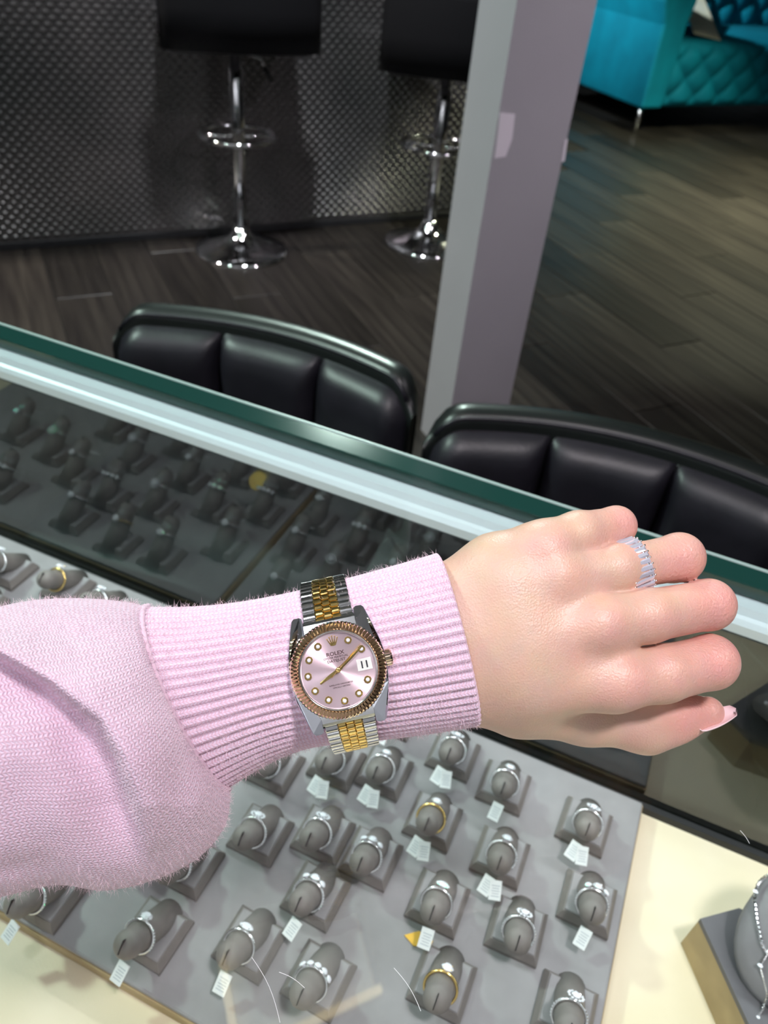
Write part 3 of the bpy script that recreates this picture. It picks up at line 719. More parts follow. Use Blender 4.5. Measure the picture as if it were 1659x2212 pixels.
# hand in millimetres of camera axes; a node is (pixel x, pixel y, depth mm, radius in pixels)
def N(px, py, d, r):
    c = pd(px, py, d); return c, r * d / FPX
def chainf(Pt, nodes, k):
    out = None
    for (c0, r0), (c1, r1) in zip(nodes[:-1], nodes[1:]):
        q_ = cone(Pt, c0, c1, r0, r1); out = q_ if out is None else smin(out, q_, k)
    return out
HN = {
 'palm': [[N(760, 1425, 327, 108), N(990, 1385, 325, 118)],
          [N(985, 1290, 326, 80), N(1075, 1236, 325, 78), N(1175, 1194, 322, 64)],
          [N(985, 1330, 323, 88), N(1090, 1290, 321, 84), N(1200, 1258, 318, 66)],
          [N(990, 1400, 322, 92), N(1120, 1375, 319, 92), N(1285, 1350, 314, 66)],
          [N(1000, 1450, 324, 95), N(1140, 1450, 321, 98), N(1320, 1462, 317, 72)],
          [N(1020, 1480, 329, 82), N(1130, 1500, 333, 84), N(1240, 1530, 338, 58)]],
 'pinky': [N(1160, 1188, 321, 58), N(1250, 1156, 327, 51), N(1331, 1136, 337, 41), N(1318, 1150, 360, 36), N(1270, 1170, 374, 33)],
 'ring': [N(1195, 1252, 317, 58), N(1330, 1229, 324, 53), N(1375, 1221, 328, 48), N(1468, 1204, 337, 51), N(1455, 1215, 364, 42), N(1390, 1225, 378, 38)],
 'middle': [N(1285, 1350, 313, 60), N(1400, 1330, 318, 57), N(1532, 1306, 330, 53), N(1520, 1315, 360, 44), N(1450, 1325, 376, 40)],
 'index': [N(1325, 1468, 316, 64), N(1430, 1455, 320, 61), N(1535, 1430, 328, 57), N(1530, 1435, 356, 46), N(1460, 1440, 374, 42)],
 'thumb': [N(1120, 1505, 338, 82), N(1265, 1538, 343, 66), N(1395, 1556, 346, 66), N(1455, 1548, 347, 52), N(1530, 1538, 346, 33)],
}
h_ = 0.95
lo = np.array([pd(760, 1106, 330)[0] * 1000, pd(829, 1660, 330)[1] * 1000, -395.0]); hi = np.array([pd(1630, 1106, 345)[0] * 1000, pd(829, 1070, 340)[1] * 1000, -290.0])
def mm(nodes): return [(c * 1000, r * 1000 if r < 1 else r) for c, r in nodes]
def N2(nodes): return [(c * 1000 if abs(c[2]) < 1 else c, r) for c, r in nodes]
HN = {k: ([[(c, r) for c, r in g] for g in v] if k == 'palm' else v) for k, v in HN.items()}
lo = np.array([(760 - CX) * 345 / FPX, -(1665 - CY) * 350 / FPX, -396.0]); hi = np.array([(1640 - CX) * 350 / FPX, -(1070 - CY) * 320 / FPX, -290.0])
dim = np.ceil((hi - lo) / h_).astype(int)
G = np.stack(np.meshgrid(*[lo[i] + h_ * np.arange(dim[i]) for i in range(3)], indexing='ij'), -1).astype(np.float32)
palm = None
for g in HN['palm']:
    q_ = chainf(G, g, 8.0); palm = q_ if palm is None else smin(palm, q_, 9.0)
fing = None
for nme in ('pinky', 'ring', 'middle', 'index'):
    q_ = chainf(G, HN[nme], 3.0); fing = q_ if fing is None else smin(fing, q_, 1.0)
body = smin(palm, fing, 5.0)
body = smin(body, chainf(G, HN['thumb'], 6.0), 3.5)
# knuckle bumps and the dip between the knuckles
for px, py, d, r, amt in ((1178, 1172, 315, 40, 1.1), (1205, 1245, 309, 40, 0.8), (1300, 1348, 306, 42, 1.5), (1340, 1474, 309, 44, 1.3)):
    c = pd(px, py, d); body = body - amt * np.exp(-np.sum((G - c) ** 2, -1) / (2 * (r * 0.19) ** 2))
for px, py, d, amt in ((1255, 1300, 305, 0.8), (1300, 1412, 306, 1.0), (1190, 1210, 310, 0.6)):
    c = pd(px, py, d); body = body + amt * np.exp(-np.sum((G - c) ** 2, -1) / (2 * 7.0 ** 2))
HV, HQ = surface_nets(body, lo, h_)
for _ in range(2):          # light smoothing
    acc = np.zeros_like(HV); ct = np.zeros(len(HV))
    for i in range(4):
        a, b = HQ[:, i], HQ[:, (i + 1) % 4]
        np.add.at(acc, a, HV[b]); np.add.at(ct, a, 1); np.add.at(acc, b, HV[a]); np.add.at(ct, b, 1)
    HV = HV * 0.5 + 0.5 * acc / ct[:, None]
del G, palm, fing, body
HW = camw(HV / 1000.0)
root = camw(pd(-300, 1700, 0.30))
person = thing('person', 'left hand in a pink knit sleeve held out over the glass', 'person', tuple(root))
hand = mk('hand', HW - root, HQ, None, person, smooth=True)
print('hand verts', len(HV), 'min z', HW[:, 2].min())
# redness of the skin over knuckles and finger ends
red = np.zeros(len(HV))
for px, py, d, s_, a_ in ((1180, 1180, 312, 9, .45), (1300, 1350, 306, 9, .6), (1340, 1478, 308, 10, .6), (1215, 1245, 308, 8, .35), (1345, 1135, 330, 12, .7), (1480, 1200, 328, 13, .8), (1545, 1300, 322, 14, .9), (1550, 1430, 322, 15, .9), (1420, 1330, 312, 11, .45), (1440, 1450, 314, 12, .5), (1500, 1560, 340, 14, .8), (1400, 1600, 340, 10, .3)):
    red = np.maximum(red, a_ * np.exp(-np.sum((HV - pd(px, py, d)) ** 2, 1) / (2 * s_ ** 2)))
at = hand.data.attributes.new('red', 'FLOAT', 'POINT'); at.data.foreach_set('value', red.astype(np.float32))
sk = mat('skin', (0.72, 0.46, 0.35), 0.42)
b = bsdf(sk); b.inputs['Subsurface Weight'].default_value = 0.25; b.inputs['Subsurface Radius'].default_value = (1.0, 0.35, 0.2); b.inputs['Subsurface Scale'].default_value = 0.003
an = nd(sk, 'ShaderNodeAttribute'); an.attribute_name = 'red'
mx = nd(sk, 'ShaderNodeMix'); mx.data_type = 'RGBA'
mx.inputs['A'].default_value = (0.71, 0.47, 0.36, 1); mx.inputs['B'].default_value = (0.80, 0.38, 0.34, 1)
lk(sk, an.outputs['Fac'], mx.inputs['Factor'])
tc = nd(sk, 'ShaderNodeTexCoord'); n1 = nd(sk, 'ShaderNodeTexNoise'); n1.inputs['Scale'].default_value = 90
lk(sk, tc.outputs['Object'], n1.inputs['Vector'])
mx2 = nd(sk, 'ShaderNodeMix'); mx2.data_type = 'RGBA'; mx2.blend_type = 'MULTIPLY'; mx2.inputs['Factor'].default_value = 0.16
lk(sk, mx.outputs['Result'], mx2.inputs['A']); lk(sk, n1.outputs['Color'], mx2.inputs['B']); lk(sk, mx2.outputs['Result'], b.inputs['Base Color'])
vo = nd(sk, 'ShaderNodeTexVoronoi'); vo.inputs['Scale'].default_value = 1100; lk(sk, tc.outputs['Object'], vo.inputs['Vector'])
n2 = nd(sk, 'ShaderNodeTexNoise'); n2.inputs['Scale'].default_value = 260; n2.inputs['Detail'].default_value = 5; lk(sk, tc.outputs['Object'], n2.inputs['Vector'])
ad = nd(sk, 'ShaderNodeMath'); ad.operation = 'ADD'; lk(sk, vo.outputs['Distance'], ad.inputs[0]); lk(sk, n2.outputs['Fac'], ad.inputs[1])
v3 = nd(sk, 'ShaderNodeTexVoronoi'); v3.feature = 'DISTANCE_TO_EDGE'; v3.inputs['Scale'].default_value = 420
mp3 = nd(sk, 'ShaderNodeMapping'); mp3.inputs['Scale'].default_value = (1.0, 1.6, 1.0); lk(sk, tc.outputs['Object'], mp3.inputs[0]); lk(sk, mp3.outputs[0], v3.inputs['Vector'])
ml3 = nd(sk, 'ShaderNodeMath'); ml3.operation = 'MULTIPLY'; lk(sk, v3.outputs['Distance'], ml3.inputs[0]); lk(sk, an.outputs['Fac'], ml3.inputs[1])
ad3 = nd(sk, 'ShaderNodeMath'); ad3.operation = 'MULTIPLY_ADD'; ad3.inputs[1].default_value = 4.0; lk(sk, ml3.outputs[0], ad3.inputs[0]); lk(sk, ad.outputs[0], ad3.inputs[2]); ad = ad3
bp_ = nd(sk, 'ShaderNodeBump'); bp_.inputs['Strength'].default_value = 0.38; bp_.inputs['Distance'].default_value = 0.0003
lk(sk, ad.outputs[0], bp_.inputs['Height']); lk(sk, bp_.outputs[0], b.inputs['Normal'])
hand.data.materials.append(sk)
# thumb nail: a long curved plate
V, F = [], []; nl, nw = 14, 8
na, nb = pd(1498, 1566, 0.341), pd(1590, 1536, 0.343)
ld = (nb - na); ln_ = np.linalg.norm(ld); ld /= ln_
wd_ = np.array([0.25, 0.62, -0.72]); wd_ -= ld * (wd_ @ ld); wd_ /= np.linalg.norm(wd_); nn_ = np.cross(ld, wd_); nn_ = nn_ if nn_[1] < 0 else -nn_
for sgn in (0, 1):
    for i in range(nl + 1):
        s = i / nl; wdt = 0.0052 * (1 - 0.55 * s ** 2.2) * min(1, (s / 0.12 + 0.3)) ** 0.6
        if s > 0.93: wdt *= math.sqrt(max(0.02, 1 - ((s - 0.93) / 0.07) ** 2))
        for j in range(nw + 1):
            u = -1 + 2 * j / nw
            p = na + ld * ln_ * s + wd_ * wdt * u + nn_ * (0.0016 - 0.0026 * u * u + 0.0012 * math.sin(s * PI) - 0.0007 * sgn)
            V.append(camw(p) - root)
m_ = (nl + 1) * (nw + 1)
for i in range(nl):
    for j in range(nw):
        k = i * (nw + 1) + j; F.append((k, k + 1, k + nw + 2, k + nw + 1)); F.append((m_ + k, m_ + k + nw + 1, m_ + k + nw + 2, m_ + k + 1))
for i in range(nl):
    for j0 in (0, nw): k = i * (nw + 1) + j0; F.append((k, k + nw + 1, m_ + k + nw + 1, m_ + k))
for j in range(nw):
    for i0 in (0, nl): k = i0 * (nw + 1) + j; F.append((k, k + 1, m_ + k + 1, m_ + k))
nl_o = mk('thumb_nail', V, F, M['nail'], person, smooth=True); nl_o['label'] = 'long pale pink thumb nail'

# ------------------------------------------------------------------ sweater sleeve
def cr(A, s):
    """Catmull-Rom through rows of A at parameters s in 0..len-1"""
    A = np.asarray(A, float); n = len(A); i = np.clip(np.floor(s).astype(int), 0, n - 2); t = (s - i)[:, None]
    p0 = A[np.maximum(i - 1, 0)]; p1 = A[i]; p2 = A[i + 1]; p3 = A[np.minimum(i + 2, n - 1)]
    return 0.5 * (2 * p1 + (p2 - p0) * t + (2 * p0 - 5 * p1 + 4 * p2 - p3) * t ** 2 + (3 * p1 - p0 - 3 * p2 + p3) * t ** 3)
def loops(st, ns, nphi):
    s = np.linspace(0, len(st) - 1, ns); Q = cr(st, s)
    phi = np.linspace(0, 2 * PI, nphi, endpoint=False)
    c, sn = np.cos(phi)[None], np.sin(phi)[None]
    T, B, bu = Q[:, 0:2], Q[:, 2:4], Q[:, 4:6]
    mid = (T + B) / 2; hv = (T - B) / 2
    px = mid[:, :1] + hv[:, :1] * c + bu[:, :1] * np.maximum(sn, 0) + (-bu[:, :1]) * np.maximum(-sn, 0) * 0.0
    py = mid[:, 1:] + hv[:, 1:] * c + bu[:, 1:] * np.maximum(sn, 0)
    dep = Q[:, 6:7] - Q[:, 7:8] * sn
    return px, py, dep, phi, s
def to_cam(px, py, d): return np.stack([(px - CX) * d / FPX, -(py - CY) * d / FPX, -d], -1)
def grid_obj(name, Pw, m, parent, U, Vv):
    ns, nphi = Pw.shape[:2]
    V = Pw.reshape(-1, 3); I = np.arange(ns * nphi).reshape(ns, nphi); J = np.roll(I, -1, 1)
    F = np.stack([I[:-1], J[:-1], J[1:], I[1:]], -1).reshape(-1, 4)
    o = mk(name, V, F, m, parent, smooth=True)
    uv = o.data.uv_layers.new(name='UVMap')
    u2 = np.stack([U, Vv], -1).reshape(-1, 2)
    lu = np.empty((len(F) * 4, 2)); lu[:] = u2[F.reshape(-1)]
    k = np.arange(len(F)) % nphi == nphi - 1      # the wrap-around column
    per = U[0, 1] - U[0, 0]
    w4 = lu.reshape(-1, 4, 2); w4[k, 1, 0] = w4[k, 0, 0] + per; w4[k, 2, 0] = w4[k, 3, 0] + per
    uv.data.foreach_set('uv', w4.reshape(-1).astype(np.float32))
    return o
def knit(name, bdist, strength):
    m = mat(name, (0.80, 0.54, 0.66), 0.85, 0.0, Sheen_Weight=0.35, Sheen_Roughness=0.5)
    b = bsdf(m); b.inputs['Sheen Tint'].default_value = (1.0, 0.85, 0.95, 1)
    b.inputs['Subsurface Weight'].default_value = 0.15; b.inputs['Subsurface Radius'].default_value = (1, 0.5, 0.6); b.inputs['Subsurface Scale'].default_value = 0.002
    uv = nd(m, 'ShaderNodeUVMap'); sp = nd(m, 'ShaderNodeSeparateXYZ'); lk(m, uv.outputs[0], sp.inputs[0])
    def op(o, a, b_=None):
        q_ = nd(m, 'ShaderNodeMath'); q_.operation = o
        for i, x in enumerate((a, b_)):
            if x is None: continue
            if isinstance(x, (int, float)): q_.inputs[i].default_value = x
            else: lk(m, x, q_.inputs[i])
        return q_.outputs[0]
    nz = nd(m, 'ShaderNodeTexNoise'); nz.inputs['Scale'].default_value = 0.35; lk(m, uv.outputs[0], nz.inputs['Vector'])
    fu = op('FRACT', sp.outputs[0]); tri = op('ABSOLUTE', op('SUBTRACT', fu, 0.5))       # 0 centre, .5 edge of a wale
    vv = op('ADD', op('ADD', sp.outputs[1], op('MULTIPLY', nz.outputs['Fac'], 1.2)), op('MULTIPLY', tri, 1.1))
    st_ = op('ADD', op('MULTIPLY', op('SINE', op('MULTIPLY', vv, 2 * PI)), 0.5), 0.5)
    wv = op('SINE', op('MULTIPLY', op('ABSOLUTE', op('SUBTRACT', op('MULTIPLY', tri, 2.0), 0.0)), PI))   # two legs of the V
    hgt = op('MULTIPLY', op('POWER', st_, 0.6), op('ADD', op('MULTIPLY', wv, 0.75), 0.25))
    bp = nd(m, 'ShaderNodeBump'); bp.inputs['Strength'].default_value = strength; bp.inputs['Distance'].default_value = bdist
    n2 = nd(m, 'ShaderNodeTexNoise'); n2.inputs['Scale'].default_value = 5; n2.inputs['Detail'].default_value = 3; lk(m, uv.outputs[0], n2.inputs['Vector'])
    lk(m, op('ADD', hgt, op('MULTIPLY', n2.outputs['Fac'], 0.5)), bp.inputs['Height']); lk(m, bp.outputs[0], b.inputs['Normal'])
    # pinker, darker bounce light of the stitch gaps painted into the colour
    r = nd(m, 'ShaderNodeMix'); r.data_type = 'RGBA'; lk(m, hgt, r.inputs['Factor'])
    r.inputs['A'].default_value = (0.74, 0.49, 0.60, 1); r.inputs['B'].default_value = (0.81, 0.67, 0.82, 1)
    lk(m, r.outputs['Result'], b.inputs['Base Color'])
    return m
M['knit'] = knit('pink_knit', 0.0007, 0.6)
M['rib'] = knit('pink_rib_knit', 0.0004, 0.5)
# --- ribbed cuff, stations from the wrist edge to the seam: T, B, bulge, depth, half depth
CUFF = [(948, 1196, 1040, 1566, 14, 0, .3215, .0265), (880, 1216, 965, 1578, 10, 0, .322, .0275), (790, 1241, 880, 1590, 6, 0, .322, .0280),
        (690, 1267, 770, 1603, 2, 0, .322, .0265), (600, 1288, 680, 1612, -8, 0, .321, .0290), (500, 1305, 610, 1634, -20, 0, .319, .0305),
        (405, 1313, 545, 1668, -34, 0, .316, .0315), (318, 1313, 490, 1702, -48, 0, .312, .0320)]
NR = 56
px, py, dep, phi, s = loops(CUFF, 120, NR * 8)
C3 = to_cam(px, py, dep)
ctr = C3.mean(1, keepdims=True); nrm = C3 - ctr; nrm /= np.linalg.norm(nrm, axis=-1, keepdims=True)
rib = (0.5 + 0.5 * np.cos(phi * NR))[None, :] ** 0.7
wob = 1 + 0.12 * np.sin(s * 3.1)[:, None] * np.sin(3 * phi)[None]
C3 = C3 + nrm * (0.00125 * (rib - 0.6) * wob)[..., None]
edge = np.clip(s / 0.12, 0, 1)[:, None]; C3 = C3 - nrm * (0.0016 * (1 - edge) ** 2)[..., None]
# turn the edge inward to give the knit its thickness
inner = C3[0] - nrm[0] * 0.0035; inner2 = C3[6] - nrm[6] * 0.0035
C3 = np.concatenate([inner2[None], inner[None], C3], 0); s = np.r_[-0.1, -0.03, s]
CW = camw(C3.reshape(-1, 3)).reshape(C3.shape)
U = np.tile((np.arange(NR * 8) / 8.0 * 2)[None], (len(s), 1)); Vv = np.tile((s * 11)[:, None], (1, NR * 8))
cuff = grid_obj('cuff', CW - root, M['rib'], person, U, Vv)
# --- sleeve body
BODY = [(322, 1318, 486, 1694, -48, 0, .312, .0310), (300, 1306, 497, 1722, -50, 0, .3090, .0345), (235, 1296, 484, 1788, -44, 5, .304, .0380), (150, 1292, 425, 1856, -30, 8, .299, .0395),
        (60, 1298, 330, 1902, -16, 6, .295, .0395), (-30, 1318, 225, 1924, -8, 0, .290, .0395), (-120, 1345, 120, 1912, 0, 0, .285, .0390), (-230, 1375, 0, 1938, 0, 0, .279, .0385),
        (-400, 1420, -190, 1975, 0, 0, .270, .0380), (-620, 1470, -430, 2010, 0, 0, .259, .0380), (-900, 1530, -730, 2050, 0, 0, .245, .0380),
        (-1230, 1600, -1060, 2090, 0, 0, .228, .0370), (-1300, 1680, -1180, 2030, 0, 0, .225, .0260), (-1262, 1838, -1258, 1846, 0, 0, .2255, .0006)]
NS, NP = 400, 420
px, py, dep, phi, s = loops(BODY, NS, NP)
front = np.clip(np.sin(phi)[None] * 1.6, 0, 1)
cy_ = [1200, 1380, 1420, 1475, 1560, 1640, 1730, 1830, 1890, 1960]; cx_ = [-400, -70, 0, 95, 200, 248, 280, 308, 330, 350]
d = (px - np.interp(py, cy_, cx_)) * 0.72
step = 1 / (1 + np.exp(-np.clip(d / 6.0, -30, 30)))
fade = np.clip((1900 - py) / 160, 0.15, 1)
disp = (step * 12.5 * np.exp(-(d / 150) ** 2) - (1 - step) * 8.0 * np.exp(-(d / 100) ** 2)) * fade * front
# a soft hollow running from the left over the top, a second one down the pouch
e1 = (py - (1352 + 0.10 * px)) / 26; disp += -2.6 * np.exp(-e1 ** 2) * np.clip((330 - px) / 220, 0, 1) * front
e2 = (px - (395 + (py - 1650) * -0.10)) / 38; disp += -2.0 * np.exp(-e2 ** 2) * np.clip((py - 1560) / 100, 0, 1) * front
e3 = (px - (120 + (py - 1650) * 0.25)) / 70; disp += 3.0 * np.exp(-e3 ** 2) * np.clip((py - 1500) / 150, 0, 1) * front
e4 = (py - (1880 - 0.12 * px)) / 24; disp += -3.0 * np.exp(-e4 ** 2) * np.clip((150 - px) / 120, 0, 1) * front
disp += 0.8 * np.sin(px / 47 + py / 80) * np.sin(py / 61) * front
dep2 = dep - disp / 1000
B3 = to_cam(px, py, dep2)
BW = camw(B3.reshape(-1, 3)).reshape(B3.shape)
# arc length uv so that stitches keep their size
seg = np.linalg.norm(np.diff(BW, axis=0), axis=-1).mean(1); al = np.r_[0, np.cumsum(seg)]
U = np.tile((np.arange(NP) / NP * 112)[None], (NS, 1)); Vv = np.tile((al / 0.0018)[:, None], (1, NP))
slv = grid_obj('sleeve', BW - root, M['knit'], person, U, Vv)
print('sleeve z by station', BW[::34, :, 2].min(1).round(3)); print('sleeve min z', BW[..., 2].min(), 'cuff min z', CW[..., 2].min())
# raised seam where the sleeve is linked to the cuff
sm = CW[-2] + (CW[-2] - CW[-2].mean(0)) / np.linalg.norm(CW[-2] - CW[-2].mean(0), axis=1, keepdims=True) * 0.0006; pts = [tuple(p - root) for p in sm[::3]]
smo = mk('seam', *tube(pts, [0.0008 * (1 + 0.5 * (i % 2)) for i in range(len(pts))], 6, True), M['knit'], person, smooth=True)
# fluff: fine fibres standing off the knit
def fluff(P3, n, lmin, lmax, r):
    ns, npn = P3.shape[:2]
    i = rng.integers(1, ns - 2, n); j = rng.integers(0, npn, n)
    p = P3[i, j]; t1 = P3[i + 1, j] - P3[i - 1, j]; t2 = P3[i, (j + 1) % npn] - P3[i, j - 1]
    nr = np.cross(t2, t1); nr /= np.linalg.norm(nr, axis=1, keepdims=True) + 1e-12
    ctr = P3[i].mean(1); sg = np.sign(((p - ctr) * nr).sum(1)); nr *= sg[:, None]
    ln = rng.uniform(lmin, lmax, n)[:, None]
    rd = rng.normal(size=(n, 3)); rd /= np.linalg.norm(rd, axis=1, keepdims=True); rd2 = rng.normal(size=(n, 3)) * 0.6
    a = p; b = p + (nr * 0.6 + rd * 0.55) * ln * 0.5; c = b + (nr * 0.15 + rd * 0.45 + rd2) * ln * 0.5
    V = []; F = []
    side = np.cross(b - a, rd2 + 0.01); side /= np.linalg.norm(side, axis=1, keepdims=True) + 1e-12
    side2 = np.cross(b - a, side); side2 /= np.linalg.norm(side2, axis=1, keepdims=True) + 1e-12
    A = np.stack([a + side * r, a - side * r * .5 + side2 * r, a - side * r * .5 - side2 * r, b + side * r, b - side * r * .5 + side2 * r, b - side * r * .5 - side2 * r, c], 1)
    base = (np.arange(n) * 7)[:, None]
    q4 = np.array([[0, 1, 4, 3], [1, 2, 5, 4], [2, 0, 3, 5]]); q3 = np.array([[3, 4, 6], [4, 5, 6], [5, 3, 6]])
    F = [tuple(x) for x in (base[:, :, None] + q4[None]).reshape(-1, 4)] + [tuple(x) for x in (base[:, :, None] + q3[None]).reshape(-1, 3)]
    return A.reshape(-1, 3), F
f1 = fluff(CW[4:], 12000, 0.0012, 0.0040, 0.000045); f2 = fluff(BW, 18000, 0.0012, 0.0042, 0.00004)
fm = mat('fluff', (0.86, 0.66, 0.74), 0.9)
for nme, ff in (('cuff_fluff', f1), ('sleeve_fluff', f2)):
    o = mk(nme, ff[0] - root, ff[1], fm, person); o['kind'] = 'stuff'

# ------------------------------------------------------------------ eternity ring on the ring finger
def cam_frame(px, py, d, roll, tilt_x=0.0, tilt_y=0.0):
    """matrix: z to the camera along the sight line, x rotated by roll in the image, then tilted"""
    o = pd(px, py, d); z = -o / np.linalg.norm(o)
    x = np.array([math.cos(roll), math.sin(roll), 0]); x = x - z * (x @ z); x /= np.linalg.norm(x); y = np.cross(z, x)
    m = basis(RC @ x, RC @ y, RC @ z, camw(o))
    return m @ Matrix.Rotation(tilt_x, 4, 'X') @ Matrix.Rotation(tilt_y, 4, 'Y')
er = thing('eternity_ring', 'silver eternity ring of baguette stones on the ring finger', 'ring',
           mw=cam_frame(1362, 1224, 0.3285, math.radians(19), 0.0, math.radians(22)))
# axis along local x, top at +z
RR = 0.0112; NB = 28
hoop = []
for sx_ in (-1, 1):
    hoop.append(tube([(sx_ * 0.0031, RR * math.sin(a), RR * math.cos(a)) for a in np.linspace(0, 2 * PI, 49)[:-1]], 0.00055, 6, True))
mk('band', *join(*hoop), M['silver'], er, smooth=True)
bag = None
for k in range(NB):
    a = 2 * PI * k / NB
    mt = Matrix.Rotation(-a, 4, 'X') @ Matrix.Translation((0, 0, RR + 0.0006)) @ Matrix.Rotation(random.uniform(-0.16, 0.16), 4, 'X') @ Matrix.Rotation(random.uniform(-0.12, 0.12), 4, 'Y')
    if bag is None:
        L2, W2 = 0.0046, 0.00100
        V = [(-L2 * .8, -W2 * .5, -0.0013), (L2 * .8, -W2 * .5, -0.0013), (L2 * .8, W2 * .5, -0.0013), (-L2 * .8, W2 * .5, -0.0013),
             (-L2, -W2, 0), (L2, -W2, 0), (L2, W2, 0), (-L2, W2, 0), (-L2 * .86, -W2 * .55, 0.0006), (L2 * .86, -W2 * .55, 0.0006), (L2 * .86, W2 * .55, 0.0006), (-L2 * .86, W2 * .55, 0.0006)]
        F = [(3, 2, 1, 0), (8, 9, 10, 11)] + [(o_ + i, o_ + (i + 1) % 4, o_ + 4 + (i + 1) % 4, o_ + 4 + i) for o_ in (0, 4) for i in range(4)]
        bag = mk('baguette', V, F, M['baguette'], er); bag.matrix_local = mt
        pr_ = mk('prong', *join(*[join(sphere((sx_ * 0.0047, 0.00108, 0.0002), 0.00052, 7, 5), tube([(sx_ * 0.0031, 0.00108, -0.0016), (sx_ * 0.0047, 0.00108, 0.0002)], 0.0003, 5)) for sx_ in (-1, 1)]), M['silver'], er, smooth=True)
        pr_.matrix_local = mt
    else:
        share('baguette', bag, er, mt); share('prong', pr_, er, mt)

# ------------------------------------------------------------------ wrist watch (millimetres -> metres)
wt = thing('wrist_watch', 'steel and gold wrist watch with a pink dial worn over the sleeve', 'watch',
           mw=cam_frame(731, 1447, 0.2895, math.radians(12.6), math.radians(2), math.radians(-2)))
def mmf(vf): v, f = vf; return [(p[0] * .001, p[1] * .001, p[2] * .001) for p in v], f
def wp(name, vf, m, smooth=False, parent=None): return mk(name, *mmf(vf), m, parent or wt, smooth)
qd = [(18.6, 0.0), (18.5, 4.0), (17.9, 8.0), (16.6, 13.0), (15.3, 18.0), (14.3, 21.3), (13.4, 22.2), (11.2, 22.2), (10.3, 21.6), (10.2, 16.6), (5, 16.4)]
out = qd + [(-x, y) for x, y in qd[::-1]] + [(-x, -y) for x, y in qd[1:]] + [(x, -y) for x, y in qd[::-1][:-1]]
def case_z(x, y): return -0.6 - 0.035 * max(0, abs(y) - 8) ** 1.75
n = len(out); V = []; F = []
for s, dz in ((0.985, 0.0), (1.0, -0.7), (1.0, -3.6), (0.95, -6.2)):
    for x, y in out: V.append((x * s, y * (1 if s > .96 else .96), case_z(x, y) + dz))
for i in range(3):
    for k in range(n): F.append((i * n + (k + 1) % n, i * n + k, (i + 1) * n + k, (i + 1) * n + (k + 1) % n))
F.append(tuple(range(n))); F.append(tuple(reversed(range(3 * n, 4 * n))))
wp('case', (V, F), M['steel_polish'])
wp('case_back', lathe([(15.5, -8.2), (16.5, -7.0), (16.5, -5.0)], 48), M['steel'], True)
# fluted bezel
NF = 76; V, F = [], []
prof = [(18.1, -0.7), (18.3, 0.3), (17.9, 1.0), (15.4, 2.3), (15.0, 2.45), (14.75, 2.2), (14.7, 0.0)]
for i, (r, z) in enumerate(prof):
    for k in range(NF * 2):
        a = PI * k / NF; fl = (0.65 if k % 2 else -0.0) * (1 if i in (1, 2, 3) else 0)
        V.append(((r - (0.25 if i in (1, 2) and k % 2 == 0 else 0)) * math.cos(a), (r - (0.25 if i in (1, 2) and k % 2 == 0 else 0)) * math.sin(a), z + fl - (0.3 if i == 3 and not k % 2 else 0)))
m2 = NF * 2
for i in range(len(prof) - 1):
    for k in range(m2): F.append((i * m2 + k, i * m2 + (k + 1) % m2, (i + 1) * m2 + (k + 1) % m2, (i + 1) * m2 + k))
wp('bezel', (V, F), M['rose'])
wp('inner_ring', lathe([(14.75, 1.95), (14.7, 0.0), (13.9, 0.05), (14.45, 1.95), (14.75, 1.95)], 64, cap=False), M['steel'], True)
dm = mat('pink_sunray_dial', (0.80, 0.62, 0.68), 0.33, 0.75, Anisotropic=0.85)
tg_ = nd(dm, 'ShaderNodeTangent'); tg_.direction_type = 'RADIAL'; tg_.axis = 'Z'; lk(dm, tg_.outputs[0], bsdf(dm).inputs['Tangent'])
V = [(0, 0, 0)] + [(14.4 * math.cos(2 * PI * k / 72), 14.4 * math.sin(2 * PI * k / 72), 0) for k in range(72)] + [(14.4 * math.cos(2 * PI * k / 72), 14.4 * math.sin(2 * PI * k / 72), -0.5) for k in range(72)] + [(0, 0, -0.5)]
F = [(0, 1 + k, 1 + (k + 1) % 72) for k in range(72)] + [(1 + k, 73 + k, 73 + (k + 1) % 72, 1 + (k + 1) % 72) for k in range(72)] + [(145, 73 + (k + 1) % 72, 73 + k) for k in range(72)]
dial = wp('dial', (V, F), dm)
def hour(hh, r=11.6): a = 2 * PI * hh / 12; return r * math.sin(a), r * math.cos(a)
for hh in (1, 2, 4, 5, 6, 7, 8, 9, 10, 11):
    x, y = hour(hh); a = -2 * PI * hh / 12
    mt = Matrix.Translation((x, y, 0.0)) @ Matrix.Rotation(a, 4, 'Z') @ Matrix.Scale(1.4, 4)
    sq = [(0.95, 0.45), (0.45, 0.95), (-0.45, 0.95), (-0.95, 0.45), (-0.95, -0.45), (-0.45, -0.95), (0.45, -0.95), (0.95, -0.45)]
    mo = wp('hour_marker', xf(join(prism(sq, 0.0, 0.30), lathe([(0.75, 0.30), (0.62, 0.46), (0.5, 0.46), (0.5, 0.30)], 8, cap=False)), mt), M['gold'])
    wp('marker_stone', xf(gem(0.56, 0.6, 8), mt @ Matrix.Translation((0, 0, 0.42))), M['stone'], parent=mo)
